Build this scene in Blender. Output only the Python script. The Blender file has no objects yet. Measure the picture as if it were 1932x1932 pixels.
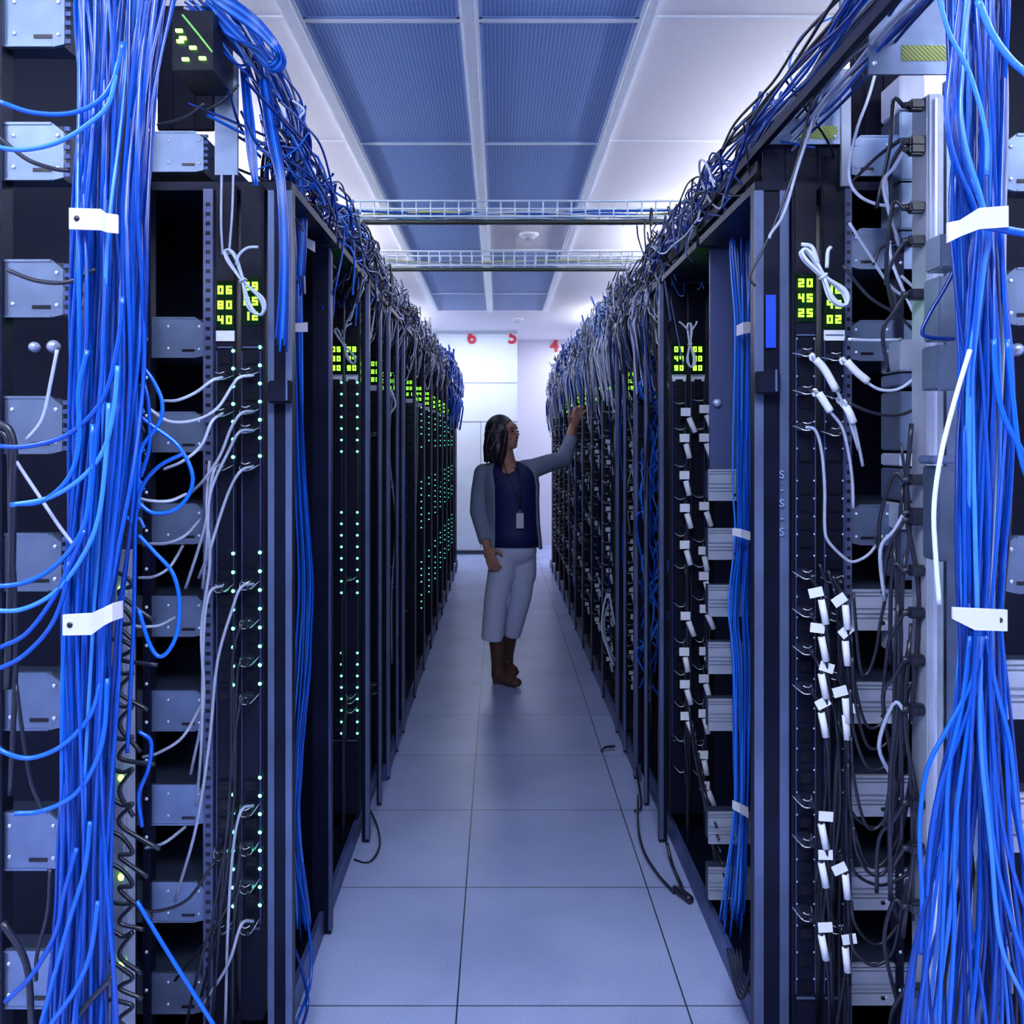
import bpy, bmesh, math, random
from mathutils import Vector, Matrix, noise
random.seed(7)
R = random.Random(11)
C = bpy.context.scene.collection
PI = math.pi

# ------------------------------------------------------------------ camera
F = 1631.0
CH = 1.504
VX, VY = 942.0, 832.0
cam_d = bpy.data.cameras.new('camera')
cam = bpy.data.objects.new('camera', cam_d)
C.objects.link(cam)
cam.location = (0, 0, CH)
cam.rotation_euler = (PI / 2, 0, 0)
cam_d.sensor_width = 36
cam_d.sensor_fit = 'HORIZONTAL'
cam_d.lens = F / 1932 * 36
cam_d.shift_x = (966 - VX) / 1932
cam_d.shift_y = -(966 - VY) / 1932
cam_d.clip_start = 0.05
bpy.context.scene.camera = cam

# ------------------------------------------------------------------ world, light, exposure
w = bpy.data.worlds.new('world')
bpy.context.scene.world = w
w.use_nodes = True
w.node_tree.nodes['Background'].inputs[0].default_value = (0.38, 0.54, 1.0, 1)
w.node_tree.nodes['Background'].inputs[1].default_value = 0.10
vs = bpy.context.scene.view_settings
vs.view_transform = 'Standard'
vs.look = 'None'
vs.gamma = 1
vs.use_curve_mapping = False
vs.exposure = 0.95

LIGHT = (0.74, 0.84, 1.0)


def area(name, loc, size, power, rot=(0, 0, 0), col=LIGHT):
    d = bpy.data.lights.new(name, 'AREA')
    d.shape = 'RECTANGLE'
    d.size, d.size_y = size
    d.energy = power
    d.color = col
    o = bpy.data.objects.new(name, d)
    o.location = loc
    o.rotation_euler = rot
    C.objects.link(o)
    return o


CEIL = 2.964
# unseen fill lights added under the ceiling to brighten the near racks
area('aisle_fill_light', (-0.1, 0.1, CEIL - .03), (1.1, 1.1), 54)
area('aisle_fill_light', (-0.1, -1.4, CEIL - .03), (1.1, 1.1), 24, (math.radians(-20), 0, 0))
# unseen fill lights added to brighten the far end and the recess
area('end_fill_light', (-0.35, 10.6, CEIL - .03), (1.0, 0.3), 12, col=(.86, .92, 1))
area('end_fill_light', (1.5, 11.9, CEIL - .03), (1.4, 0.5), 13, col=(.95, .95, 1))

# ------------------------------------------------------------------ materials
MATS = {}


def mat(name, col, rough=.5, metal=0., emit=None, es=0., noise_amt=0., noise_scale=20., spec=.5, coat=0.):
    if name in MATS:
        return MATS[name]
    m = bpy.data.materials.new(name)
    m.use_nodes = True
    nt = m.node_tree
    b = nt.nodes['Principled BSDF']
    b.inputs['Base Color'].default_value = (*col, 1)
    b.inputs['Roughness'].default_value = rough
    b.inputs['Metallic'].default_value = metal
    b.inputs['Specular IOR Level'].default_value = spec
    b.inputs['Coat Weight'].default_value = coat
    if emit:
        b.inputs['Emission Color'].default_value = (*emit, 1)
        b.inputs['Emission Strength'].default_value = es
    if noise_amt:
        tc = nt.nodes.new('ShaderNodeTexCoord')
        nz = nt.nodes.new('ShaderNodeTexNoise')
        nz.inputs['Scale'].default_value = noise_scale
        nz.inputs['Detail'].default_value = 5
        nt.links.new(tc.outputs['Object'], nz.inputs['Vector'])
        cr = nt.nodes.new('ShaderNodeValToRGB')
        lo = tuple(c * (1 - noise_amt) for c in col)
        hi = tuple(min(1, c * (1 + noise_amt)) for c in col)
        cr.color_ramp.elements[0].color = (*lo, 1)
        cr.color_ramp.elements[1].color = (*hi, 1)
        cr.color_ramp.elements[0].position = .3
        cr.color_ramp.elements[1].position = .7
        nt.links.new(nz.outputs['Fac'], cr.inputs['Fac'])
        nt.links.new(cr.outputs['Color'], b.inputs['Base Color'])
    MATS[name] = m
    return m


BLACK = mat('black_steel', (0.006, 0.008, 0.026), .40, .3, noise_amt=.3, noise_scale=9, spec=.25)
DARK = mat('dark_interior', (0.003, 0.0035, 0.010), .6, spec=.2, noise_amt=.3, noise_scale=5)
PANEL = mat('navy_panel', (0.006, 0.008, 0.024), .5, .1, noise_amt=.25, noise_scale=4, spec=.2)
FLANGE = mat('flange_steel', (0.12, 0.16, 0.31), .42, .45, noise_amt=.25, noise_scale=6)
MIDST = mat('blue_grey_steel', (0.06, 0.09, 0.24), .45, .3, noise_amt=.3, noise_scale=7)
SILVER = mat('zinc_plate', (0.19, 0.25, 0.38), .36, .8, noise_amt=.22, noise_scale=11)
SILVER2 = mat('ribbed_zinc', (0.42, 0.46, 0.57), .42, .4, noise_amt=.18, noise_scale=9)
SCREW = mat('bright_screw', (0.75, 0.82, 1.0), .3, .6)
WHITE = mat('white_plastic', (0.80, 0.82, 0.95), .45)
TAG = mat('white_label', (0.80, 0.82, 0.90), .6)
GREYCORD = mat('grey_cord', (0.34, 0.38, 0.52), .4, noise_amt=.1)
PALECORD = mat('pale_cord', (0.62, 0.68, 0.86), .38)
BLACKCORD = mat('black_cord', (0.012, 0.014, 0.028), .32)
BLUES = [mat('blue_jacket_a', (0.0015, 0.060, 0.42), .20), mat('blue_jacket_b', (0.0012, 0.026, 0.22), .22),
         mat('blue_jacket_c', (0.003, 0.10, 0.58), .18), mat('blue_jacket_d', (0.035, 0.20, 0.75), .2)]
GREENJ = mat('green_jacket', (0.25, 0.75, 0.12), .4)
YELLJ = mat('yellow_jacket', (0.6, 0.62, 0.25), .4)
REDJ = mat('red_jacket', (0.6, 0.05, 0.08), .4)
PDU = mat('pdu_black', (0.005, 0.006, 0.018), .38, spec=.25)
OUTM = mat('outlet_black', (0.004, 0.004, 0.010), .3)
GREEN = mat('green_segment', (0.2, 0.5, 0.02), .5, emit=(0.30, 1.0, 0.04), es=1.5)
DISPM = mat('display_glass', (0.004, 0.020, 0.006), .12)
LED = mat('green_led', (0.1, 0.6, 0.4), .5, emit=(0.10, 1.0, 0.55), es=4.5)
LEDF = mat('far_green_led', (0.1, 0.5, 0.35), .5, emit=(0.08, .8, 0.50), es=1.6)
GREENF = mat('far_green_segment', (0.15, 0.4, 0.02), .5, emit=(0.30, .95, 0.06), es=.75)
LEDY = mat('lime_led', (0.3, 0.6, 0.1), .5, emit=(0.35, 1.0, 0.10), es=3.0)
CLIPW = mat('clip_wire', (.75, .80, .95), .25, .6)
rq = random.Random(404)
WIRE = mat('galvanised_wire', (0.75, 0.85, 0.95), .35, .4)
STICK = None


def nmath(nt, op, a, b=None):
    n = nt.nodes.new('ShaderNodeMath')
    n.operation = op
    for i, v in enumerate((a, b)):
        if v is None:
            continue
        if isinstance(v, (int, float)):
            n.inputs[i].default_value = v
        else:
            nt.links.new(v, n.inputs[i])
    return n.outputs[0]


def line_mask(nt, coord, off, pitch, width):
    """1 within width/2 of the lines coord = off + n*pitch"""
    t = nmath(nt, 'DIVIDE', nmath(nt, 'SUBTRACT', coord, off), pitch)
    fr = nmath(nt, 'ABSOLUTE', nmath(nt, 'SUBTRACT', t, nmath(nt, 'ROUND', t)))
    return nmath(nt, 'LESS_THAN', fr, width / pitch / 2)


def floor_material():
    m = bpy.data.materials.new('raised_floor_tile')
    m.use_nodes = True
    nt = m.node_tree
    b = nt.nodes['Principled BSDF']
    g = nt.nodes.new('ShaderNodeNewGeometry')
    sp = nt.nodes.new('ShaderNodeSeparateXYZ')
    nt.links.new(g.outputs['Position'], sp.inputs[0])
    mx = line_mask(nt, sp.outputs[0], -.112, .61, .0042)
    my = line_mask(nt, sp.outputs[1], 2.302, .611, .0042)
    mm = nmath(nt, 'MAXIMUM', mx, my)
    nz = nt.nodes.new('ShaderNodeTexNoise')
    nz.inputs['Scale'].default_value = 230
    nz.inputs['Detail'].default_value = 3
    nt.links.new(g.outputs['Position'], nz.inputs['Vector'])
    nb = nt.nodes.new('ShaderNodeTexNoise')
    nb.inputs['Scale'].default_value = 2.2
    nb.inputs['Detail'].default_value = 4
    nt.links.new(g.outputs['Position'], nb.inputs['Vector'])
    fac = nmath(nt, 'ADD', nmath(nt, 'MULTIPLY', nz.outputs['Fac'], .55), nmath(nt, 'MULTIPLY', nb.outputs['Fac'], .45))
    cr = nt.nodes.new('ShaderNodeValToRGB')
    cr.color_ramp.elements[0].color = (.30, .36, .61, 1)
    cr.color_ramp.elements[1].color = (.49, .56, .86, 1)
    cr.color_ramp.elements[0].position = .36
    cr.color_ramp.elements[1].position = .62
    nt.links.new(fac, cr.inputs['Fac'])
    mix = nt.nodes.new('ShaderNodeMix')
    mix.data_type = 'RGBA'
    nt.links.new(mm, mix.inputs['Factor'])
    nt.links.new(cr.outputs['Color'], mix.inputs['A'])
    mix.inputs['B'].default_value = (.02, .025, .06, 1)
    nt.links.new(mix.outputs['Result'], b.inputs['Base Color'])
    b.inputs['Roughness'].default_value = .33
    return m


def grille_material():
    m = bpy.data.materials.new('perforated_blue_grille')
    m.use_nodes = True
    nt = m.node_tree
    b = nt.nodes['Principled BSDF']
    g = nt.nodes.new('ShaderNodeNewGeometry')
    sp = nt.nodes.new('ShaderNodeSeparateXYZ')
    nt.links.new(g.outputs['Position'], sp.inputs[0])
    mx = line_mask(nt, sp.outputs[0], 0, .0145, .0050)
    my = line_mask(nt, sp.outputs[1], 0, .0145, .0050)
    mm = nmath(nt, 'MAXIMUM', mx, my)
    mix = nt.nodes.new('ShaderNodeMix')
    mix.data_type = 'RGBA'
    nt.links.new(mm, mix.inputs['Factor'])
    mix.inputs['A'].default_value = (.09, .18, .46, 1)
    mix.inputs['B'].default_value = (.26, .40, .74, 1)
    nt.links.new(mix.outputs['Result'], b.inputs['Base Color'])
    b.inputs['Roughness'].default_value = .5
    return m


def sticker_material():
    m = bpy.data.materials.new('striped_warning_sticker')
    m.use_nodes = True
    nt = m.node_tree
    b = nt.nodes['Principled BSDF']
    g = nt.nodes.new('ShaderNodeNewGeometry')
    sp = nt.nodes.new('ShaderNodeSeparateXYZ')
    nt.links.new(g.outputs['Position'], sp.inputs[0])
    d = nmath(nt, 'ADD', sp.outputs[0], sp.outputs[2])
    mm = line_mask(nt, d, 0, .008, .003)
    mix = nt.nodes.new('ShaderNodeMix')
    mix.data_type = 'RGBA'
    nt.links.new(mm, mix.inputs['Factor'])
    mix.inputs['A'].default_value = (.42, .50, .10, 1)
    mix.inputs['B'].default_value = (.12, .17, .08, 1)
    nt.links.new(mix.outputs['Result'], b.inputs['Base Color'])
    return m


# ------------------------------------------------------------------ helpers
def P(x, y, Y):
    """photograph direction (x, y) at real distance Y from the camera"""
    return Vector(((x - VX) / F * Y, Y, CH + (VY - y) / F * Y))


WL = {}   # object -> world location (no rotations used on parents)


def tag(o, label=None, cat=None, group=None, kind=None):
    if label: o['label'] = label
    if cat: o['category'] = cat
    if group: o['group'] = group
    if kind: o['kind'] = kind
    return o


def thing(name, label, cat, loc, group=None, kind=None):
    o = bpy.data.objects.new(name, None)
    o.empty_display_size = .05
    C.objects.link(o)
    o.location = loc
    WL[o] = Vector(loc)
    return tag(o, label, cat, group, kind)


class MB:
    def __init__(s):
        s.v, s.f, s.m, s.sm = [], [], [], []

    def add(s, vs, fs, mi=0, smooth=False):
        n = len(s.v)
        s.v += [Vector(q) for q in vs]
        for q in fs:
            s.f.append([i + n for i in q])
            s.m.append(mi)
            s.sm.append(smooth)
        return s

    def box(s, a, b, mi=0):
        x0, x1 = sorted((a[0], b[0])); y0, y1 = sorted((a[1], b[1])); z0, z1 = sorted((a[2], b[2]))
        s.add([(x0, y0, z0), (x1, y0, z0), (x1, y1, z0), (x0, y1, z0), (x0, y0, z1), (x1, y0, z1), (x1, y1, z1), (x0, y1, z1)],
              [(0, 3, 2, 1), (4, 5, 6, 7), (0, 1, 5, 4), (1, 2, 6, 5), (2, 3, 7, 6), (3, 0, 4, 7)], mi)
        return s

    def bevbox(s, a, b, r, mi=0):
        """box with chamfered edges"""
        x0, x1 = sorted((a[0], b[0])); y0, y1 = sorted((a[1], b[1])); z0, z1 = sorted((a[2], b[2]))
        r = min(r, (x1 - x0) / 2.1, (y1 - y0) / 2.1, (z1 - z0) / 2.1)
        bm = bmesh.new()
        bmesh.ops.create_cube(bm, size=1)
        bmesh.ops.scale(bm, vec=(x1 - x0, y1 - y0, z1 - z0), verts=bm.verts)
        bmesh.ops.translate(bm, vec=((x0 + x1) / 2, (y0 + y1) / 2, (z0 + z1) / 2), verts=bm.verts)
        bmesh.ops.bevel(bm, geom=list(bm.edges), offset=r, segments=2, affect='EDGES')
        bm.verts.index_update()
        s.add([v.co.copy() for v in bm.verts], [[v.index for v in f.verts] for f in bm.faces], mi)
        bm.free()
        return s

    def prism(s, poly, y0, y1, mi=0):
        """poly of (x, z), extruded along y"""
        n = len(poly)
        s.add([(x, y0, z) for x, z in poly] + [(x, y1, z) for x, z in poly],
              [list(range(n)), list(range(2 * n - 1, n - 1, -1))] + [(i, n + i, n + (i + 1) % n, (i + 1) % n) for i in range(n)], mi)
        return s

    def tube(s, pts, r, n=6, sub=5, mi=0, cap=True):
        """smooth tube through the control points"""
        pts = [Vector(p) for p in pts]
        rs = r if isinstance(r, (list, tuple)) else [r] * len(pts)
        line, rad = [], []
        if sub > 1 and len(pts) > 2:
            q = [2 * pts[0] - pts[1]] + pts + [2 * pts[-1] - pts[-2]]
            for i in range(1, len(q) - 2):
                for k in range(sub):
                    t = k / sub
                    a, b_, c, d = q[i - 1], q[i], q[i + 1], q[i + 2]
                    line.append(.5 * ((2 * b_) + (c - a) * t + (2 * a - 5 * b_ + 4 * c - d) * t * t + (3 * b_ - a - 3 * c + d) * t ** 3))
                    rad.append(rs[i - 1] * (1 - t) + rs[i] * t)
            line.append(pts[-1]); rad.append(rs[-1])
        else:
            line, rad = pts, list(rs)
        nrm = None
        vs_, fs_ = [], []
        for i, p in enumerate(line):
            t = (line[min(i + 1, len(line) - 1)] - line[max(i - 1, 0)])
            if t.length < 1e-9: t = Vector((0, 0, 1))
            t.normalize()
            if nrm is None:
                nrm = t.cross(Vector((0, 1, .13)))
                if nrm.length < 1e-4: nrm = t.cross(Vector((1, 0, 0)))
            nrm = nrm - t * nrm.dot(t)
            if nrm.length < 1e-6: nrm = t.orthogonal()
            nrm.normalize()
            bi = t.cross(nrm)
            for k in range(n):
                a = 2 * PI * k / n
                vs_.append(p + (nrm * math.cos(a) + bi * math.sin(a)) * rad[i])
        for i in range(len(line) - 1):
            for k in range(n):
                fs_.append((i * n + k, i * n + (k + 1) % n, (i + 1) * n + (k + 1) % n, (i + 1) * n + k))
        if cap:
            fs_.append(list(range(n))[::-1])
            fs_.append([(len(line) - 1) * n + k for k in range(n)])
        return s.add(vs_, fs_, mi, True)

    def cyl(s, p0, p1, r0, r1=None, n=10, mi=0):
        return s.tube([p0, p1], [r0, r0 if r1 is None else r1], n, 1, mi)

    def ball(s, c, r, seg=12, rings=8, mi=0, rot=None):
        r = Vector(r) if not isinstance(r, (int, float)) else Vector((r, r, r))
        vs_, fs_ = [], []
        for i in range(rings + 1):
            th = PI * i / rings
            for k in range(seg):
                ph = 2 * PI * k / seg
                q = Vector((r.x * math.sin(th) * math.cos(ph), r.y * math.sin(th) * math.sin(ph), r.z * math.cos(th)))
                if rot: q = rot @ q
                vs_.append(Vector(c) + q)
        for i in range(rings):
            for k in range(seg):
                fs_.append((i * seg + k, (i + 1) * seg + k, (i + 1) * seg + (k + 1) % seg, i * seg + (k + 1) % seg))
        return s.add(vs_, fs_, mi, True)

    def band(s, pts, th, mi=0):
        """strap: pts = (x, ytop, ybottom, Y) in photograph directions"""
        v = []
        for (x, yt, yb, Y) in pts:
            v += [P(x, yt, Y), P(x, yb, Y), P(x, yb, Y) + Vector((0, th, 0)), P(x, yt, Y) + Vector((0, th, 0))]
        f = [(0, 1, 2, 3)]
        for i in range(len(pts) - 1):
            for k in range(4):
                a, b_ = i * 4 + k, i * 4 + (k + 1) % 4
                f.append((a, a + 4, b_ + 4, b_))
        n = 4 * (len(pts) - 1)
        f.append((n + 3, n + 2, n + 1, n))
        return s.add(v, f, mi)

    def build(s, name, mats, parent=None, label=None):
        if not isinstance(mats, (list, tuple)): mats = [mats]
        if parent is not None:
            org = WL[parent]
        else:
            xs = [q.x for q in s.v]; ys = [q.y for q in s.v]; zs = [q.z for q in s.v]
            org = Vector(((min(xs) + max(xs)) / 2, (min(ys) + max(ys)) / 2, min(zs)))
        me = bpy.data.meshes.new(name)
        me.from_pydata([tuple(q - org) for q in s.v], [], s.f)
        for m in mats: me.materials.append(m)
        me.polygons.foreach_set('material_index', s.m)
        me.polygons.foreach_set('use_smooth', s.sm)
        me.update()
        bm = bmesh.new(); bm.from_mesh(me)
        bmesh.ops.recalc_face_normals(bm, faces=bm.faces)
        bm.to_mesh(me); bm.free()
        o = bpy.data.objects.new(name, me)
        C.objects.link(o)
        if parent is not None:
            o.parent = parent
            WL[o] = org.copy()
        else:
            o.location = org
            WL[o] = org.copy()
        if label: o['label'] = label
        return o


def kids(o):
    return [c for c in list(CH_OF.get(o, []))]


CH_OF = {}


def copy_tree(o, parent=None, delta=None):
    c = o.copy()
    C.objects.link(c)
    c.parent = parent
    if delta is not None:
        c.location = o.location + Vector(delta)
        WL[c] = c.location.copy()
    for ch in o.children:
        copy_tree(ch, c)
    return c


def S(name, mb, m, cat=None, label=None):
    o = mb.build(name, m)
    o['kind'] = 'structure'
    if label: o['label'] = label
    return o


# ------------------------------------------------------------------ setting
XL, XR, YB = -2.7, 2.9, -2.6
FLOORM = floor_material()
S('floor', MB().box((XL, YB, -.05), (XR, 12.6, 0)), FLOORM, label='pale blue-grey square floor tiles with dark seams')
CEILM = mat('ceiling_tile', (0.84, 0.82, 0.89), .8, noise_amt=.03, noise_scale=60)
S('ceiling', MB().box((XL, YB, CEIL), (XR, 12.6, CEIL + .06)), CEILM, label='pale ceiling tiles outside the blue grilles')
WALLM = mat('far_wall_paint', (0.80, 0.86, 0.95), .6, noise_amt=.03, noise_scale=2)
WALL2 = mat('side_wall_paint', (0.72, 0.72, 0.84), .7, noise_amt=.03, noise_scale=2)
wl = MB().box((XL, 11.5, 0), (.24, 11.62, CEIL - .0))
S('wall_far', wl, WALLM, label='bright white panelled far wall at the end of the aisle')
S('wall_recess', MB().box((.24, 12.5, 0), (XR, 12.6, CEIL)), WALL2, label='pale wall set back to the right of the far panels')
S('wall_return', MB().box((.14, 11.62, 0), (.24, 12.5, CEIL)), WALL2)
S('wall_left', MB().box((XL - .1, YB, 0), (XL, 12.6, CEIL)), WALL2)
S('wall_right', MB().box((XR, YB, 0), (XR + .1, 12.6, CEIL)), WALL2)
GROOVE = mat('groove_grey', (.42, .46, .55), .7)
g = MB()
for yy in (722, 795):
    p0, p1 = P(860, yy, 11.5), P(976, yy, 11.5)
    g.box((p0.x, 11.494, p0.z - .006), (.24, 11.5, p0.z + .006))
p = P(907, 795, 11.5)
g.box((p.x - .006, 11.494, .08), (p.x + .006, 11.5, p.z))
S('trim_1', g, GROOVE, label='thin grooves between the far wall panels')
S('baseboard_far', MB().box((XL, 11.48, 0), (.24, 11.5, .05)), mat('dark_baseboard', (.05, .06, .10), .5), label='dark baseboard under the far wall')
S('trim_2', MB().box((XL, 11.44, CEIL - .035), (.24, 11.5, CEIL)), GROOVE)  # grey strip stands in for the shadow line where wall meets ceiling

# ceiling rails
RAILM = mat('ceiling_rail', (0.86, 0.90, 1.0), .28, noise_amt=.04)
XRAILS = [(-.735, -.672), (-.135, -.070), (.478, .532)]
YL = [.53, 1.75, 2.97, 4.20, 5.41, 6.60, 8.47, 9.56]
n = 3
for (a, b_) in XRAILS:
    S('trim_%d' % n, MB().box((a, -1, CEIL - .022), (b_, 9.60, CEIL)).box((a + .012, -1, CEIL - .034), (b_ - .012, 9.60, CEIL - .022)), RAILM,
      label='long white ceiling rail running down the aisle'); n += 1
for yy in YL:
    S('trim_%d' % n, MB().box((-.735, yy - .012, CEIL - .018), (.532, yy + .012, CEIL)), RAILM, label='white cross rail between ceiling grilles'); n += 1
for yy in YL[:-2]:
    S('trim_%d' % n, MB().box((-2.2, yy - .006, CEIL - .006), (-.735, yy + .006, CEIL)).box((.532, yy - .006, CEIL - .006), (2.4, yy + .006, CEIL)), RAILM); n += 1
GRILLE = grille_material()
cols = {'left': (-.672, -.135), 'right': (-.070, .478)}
desc = ['over the camera', 'cut by the top edge of the photo', 'largest in the photo, before the trays', 'just in front of the first wire tray', 'between the two wire trays',
        'beyond the second wire tray', 'last before the far wall']
for side, (a, b_) in cols.items():
    for i in range(len(YL) - 1):
        y0, y1 = YL[i] + .012, YL[i + 1] - .012
        if side == 'right' and i == 4:
            continue
        t = thing('ceiling_grille', 'blue perforated ceiling grille in the %s column, %s' % (side, desc[i]), 'ceiling grille', ((a + b_) / 2, (y0 + y1) / 2, CEIL - .012), 'blue ceiling grilles')
        MB().box((a, y0, CEIL - .012), (b_, y1, CEIL - .004)).build('grille_plate', GRILLE, t)
        fr = MB()
        for q in ((a, y0, a + .012, y1), (b_ - .012, y0, b_, y1), (a, y0, b_, y0 + .012), (a, y1 - .012, b_, y1)):
            fr.box((q[0], q[1], CEIL - .016), (q[2], q[3], CEIL - .0121))
        fr.build('grille_frame', mat('grille_rim', (.28, .40, .70), .45), t)


def detector(x, y, Y, label):
    c = P(x, y, Y)
    t = thing('smoke_detector', label, 'smoke detector', (c.x, c.y, CEIL - .05))
    MB().cyl((c.x, c.y, CEIL - .018), (c.x, c.y, CEIL), .065, .07, 18).build('mounting_plate', WHITE, t)
    MB().cyl((c.x, c.y, CEIL - .045), (c.x, c.y, CEIL - .018), .035, .05, 18).build('sensor_head', mat('detector_grey', (.5, .52, .62), .5), t)


detector(998, 441, 1631 * 1.46 / (832 - 441), 'round white smoke detector on the ceiling tile between the wire trays')
detector(977, 602, 10.3, 'small grey detector on the plain ceiling before the far wall')

# ceiling lights over the rows
TUBE = mat('fluorescent_tube', (1, 1, 1), .5, emit=(.70, .84, 1.0), es=24)
HOUS = mat('luminaire_housing', (.7, .74, .85), .4)
for s in (-1, 1):
    for i, yy in enumerate((0.2, 2.6, 5.9, 8.3, 10.3)):
        x = s * 1.85
        t = thing('hanging_light', 'long fluorescent fitting hung above the %s rack row, %s from the camera' % ('left' if s < 0 else 'right', ['first', 'second', 'third', 'fourth', 'fifth'][i]), 'light', (x, yy, 2.62), 'fluorescent fittings above the racks')
        MB().bevbox((x - .06, yy - .65, 2.66), (x + .06, yy + .65, 2.70), .01).build('housing', HOUS, t)
        MB().cyl((x, yy - .6, 2.64), (x, yy + .6, 2.64), .016, n=10).build('tube', TUBE, t)
        for q in (-.5, .5):
            MB().cyl((x, yy + q, 2.70), (x, yy + q, CEIL), .004, n=6).build('hanger', HOUS, t)
for s in (-1, 1):  # unseen uplights added above the racks to brighten the ceiling
    area('row_uplight', (s * 1.85, 4.6, 2.68), (.12, 12.), 250, (PI, 0, 0), (.90, .93, 1.0))
    area('row_uplight', (s * 1.35, 5.9, 2.72), (.12, 1.2), 9, (PI, 0, 0), (.95, .96, 1.0))
    area('row_uplight', (s * 1.35, 9.9, 2.72), (.12, 1.2), 8, (PI, 0, 0), (.95, .96, 1.0))

# aisle numbers
REDM = mat('red_vinyl', (.62, .02, .05), .5)


def text_mesh(name, ch, size, ext, off, m, loc):
    cu = bpy.data.curves.new(name, 'FONT')
    cu.body = ch; cu.size = size; cu.align_x = 'CENTER'; cu.align_y = 'CENTER'
    cu.extrude = ext; cu.offset = off
    q = bpy.data.objects.new('tmp', cu)
    C.objects.link(q)
    me = bpy.data.meshes.new_from_object(q.evaluated_get(bpy.context.evaluated_depsgraph_get()))
    bpy.data.objects.remove(q)
    me.name = name
    me.materials.clear(); me.materials.append(m)
    o = bpy.data.objects.new(name, me)
    o.rotation_euler = (PI / 2, 0, 0)
    o.location = loc
    C.objects.link(o)
    return o


def number(ch, x, y, Y, size, label):
    o = text_mesh('aisle_number', ch, size, .004, size * .03, REDM, P(x, y, Y))
    return tag(o, label, 'number sign', 'red aisle numbers')


number('6', 890, 637, 11.488, .245, 'red number 6 high on the white far wall')
number('5', 967, 637, 11.488, .245, 'red number 5 at the edge of the far panel')
number('4', 1046, 653, 12.49, .245, 'red number 4 on the recessed wall')

# ------------------------------------------------------------------ racks
AX = {-1: .485, 1: .597}
WP = {-1: .056, 1: .080}
PD = {-1: ((.062, .114), (.124, .172)), 1: ((.084, .138), (.150, .204))}
WF = {-1: .028, 1: .030}          # slimmer posts and strips from the fourth rack on
PF = {-1: ((.034, .086), (.093, .143)), 1: ((.038, .098), (.108, .166))}
RAIL = {-1: (.180, .203), 1: (.206, .222)}
PL = {-1: .205, 1: .224}
NK = 15
YK = [1.42 + .6 * k for k in range(NK)]
SIDE = {-1: 'left', 1: 'right'}
ORD = ['first', 'second', 'third', 'fourth', 'fifth', 'sixth', 'seventh', 'eighth', 'ninth', 'tenth', 'eleventh', 'twelfth', 'thirteenth', 'fourteenth', 'fifteenth']


def bx(mb, s, d0, d1, y0, y1, z0, z1, mi=0):
    return mb.box((s * (AX[s] + d0), y0, z0), (s * (AX[s] + d1), y1, z1), mi)


def rack(s, k):
    y = YK[k]
    lab = '%s open black equipment rack from the camera in the %s row' % (ORD[k], SIDE[s])
    t = thing('equipment_rack', lab, 'rack', (s * (AX[s] + .5), y + .28, 0), '%s row of racks' % SIDE[s])
    top = 2.09
    if k == 0: top = 2.6
    # aisle post: dark channel with light flanges
    if k > 0 and not (k == 2 and s > 0):
        wp = WP[s] if k < 3 else WF[s] if k < 6 else .011
        m = MB()
        o_ = .026 if (k == 2 and s < 0) else 0
        bx(m, s, o_, o_ + wp, y + .006, y + .035, .01, top, 0)
        if k < 3:
            bx(m, s, o_, o_ + wp * (.26 if k < 2 else .12), y, y + .006, .02, top, 1)
            if not (k == 2 and s < 0): bx(m, s, wp * .74, wp, y, y + .006, .02, top, 1)
        else:
            bx(m, s, .0, wp * .5, y, y + .006, .02, top, 1)
        m.build('post', [BLACK, FLANGE if k != 2 else MIDST], t)
        if k in (3, 4):
            m = MB()
            bx(m, s, .0, .018, y + .33, y + .35, .01, top, 0)
            bx(m, s, .0, .010, y + .325, y + .33, .02, top, 1)
            m.build('post', [BLACK, FLANGE], t)
    # perforated mounting rails
    for (a, b_) in (RAIL[s], (.325, .343)):
        if k > 1: continue
        m = MB()
        bx(m, s, a, b_, y - .012, y + .02, .05, top, 0)
        zz = .1
        while zz < top - .03:
            xm = s * (AX[s] + (a + b_) / 2)
            w2 = (b_ - a) * .22
            m.box((xm - w2, y - .0135, zz - .004), (xm + w2, y - .012, zz + .004), 1)
            zz += .0222 if k < 2 else .0444
        m.build('mounting_rail', [mat('rail_steel', (.10, .12, .24), .4, .5) if a < .3 else BLACK, OUTM if a < .3 else BLACK], t)
    if k < 2:
        m = MB()
        zz = .14
        while zz < top - .05:
            xm = s * (AX[s] + .334)
            m.ball((xm, y - .014, zz), (.0045, .003, .0045), 8, 5)
            zz += .0889
        m.build('cage_nut', SCREW, t)['kind'] = 'stuff'
    # far side panel and back
    m = MB()
    bx(m, s, .19 if k else (.345 if s < 0 else .44), 1.15, y + .53, y + .56, .03, top)
    m.build('side_panel', PANEL, t)
    m = MB()
    bx(m, s, 1.12, 1.15, y, y + .53, .03, top)
    m.build('front_door', BLACK, t)
    m = MB()
    bx(m, s, .0 if k else .36, 1.15, y, y + .56, top, top + .02)
    m.build('roof_plate', BLACK, t)
    m = MB()
    bx(m, s, .05, 1.15, y, y + .56, .0, .03)
    m.build('floor_plate', BLACK, t)
    if k >= 3:
        m = MB()
        bx(m, s, .20, .22, y + .03, y + .52, .06, top - .03)
        for i in range(42):
            z0 = .08 + i * .0465
            bx(m, s, .196, .20, y + .05, y + .5, z0, z0 + .036)
        m.build('rear_panel', DARK, t)
    m = MB()
    bx(m, s, *((.048, .062) if k < 4 else (.012, .030)), y, y + .6, 0, .075)
    m.build('base_rail', MIDST, t)
    return t


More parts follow.
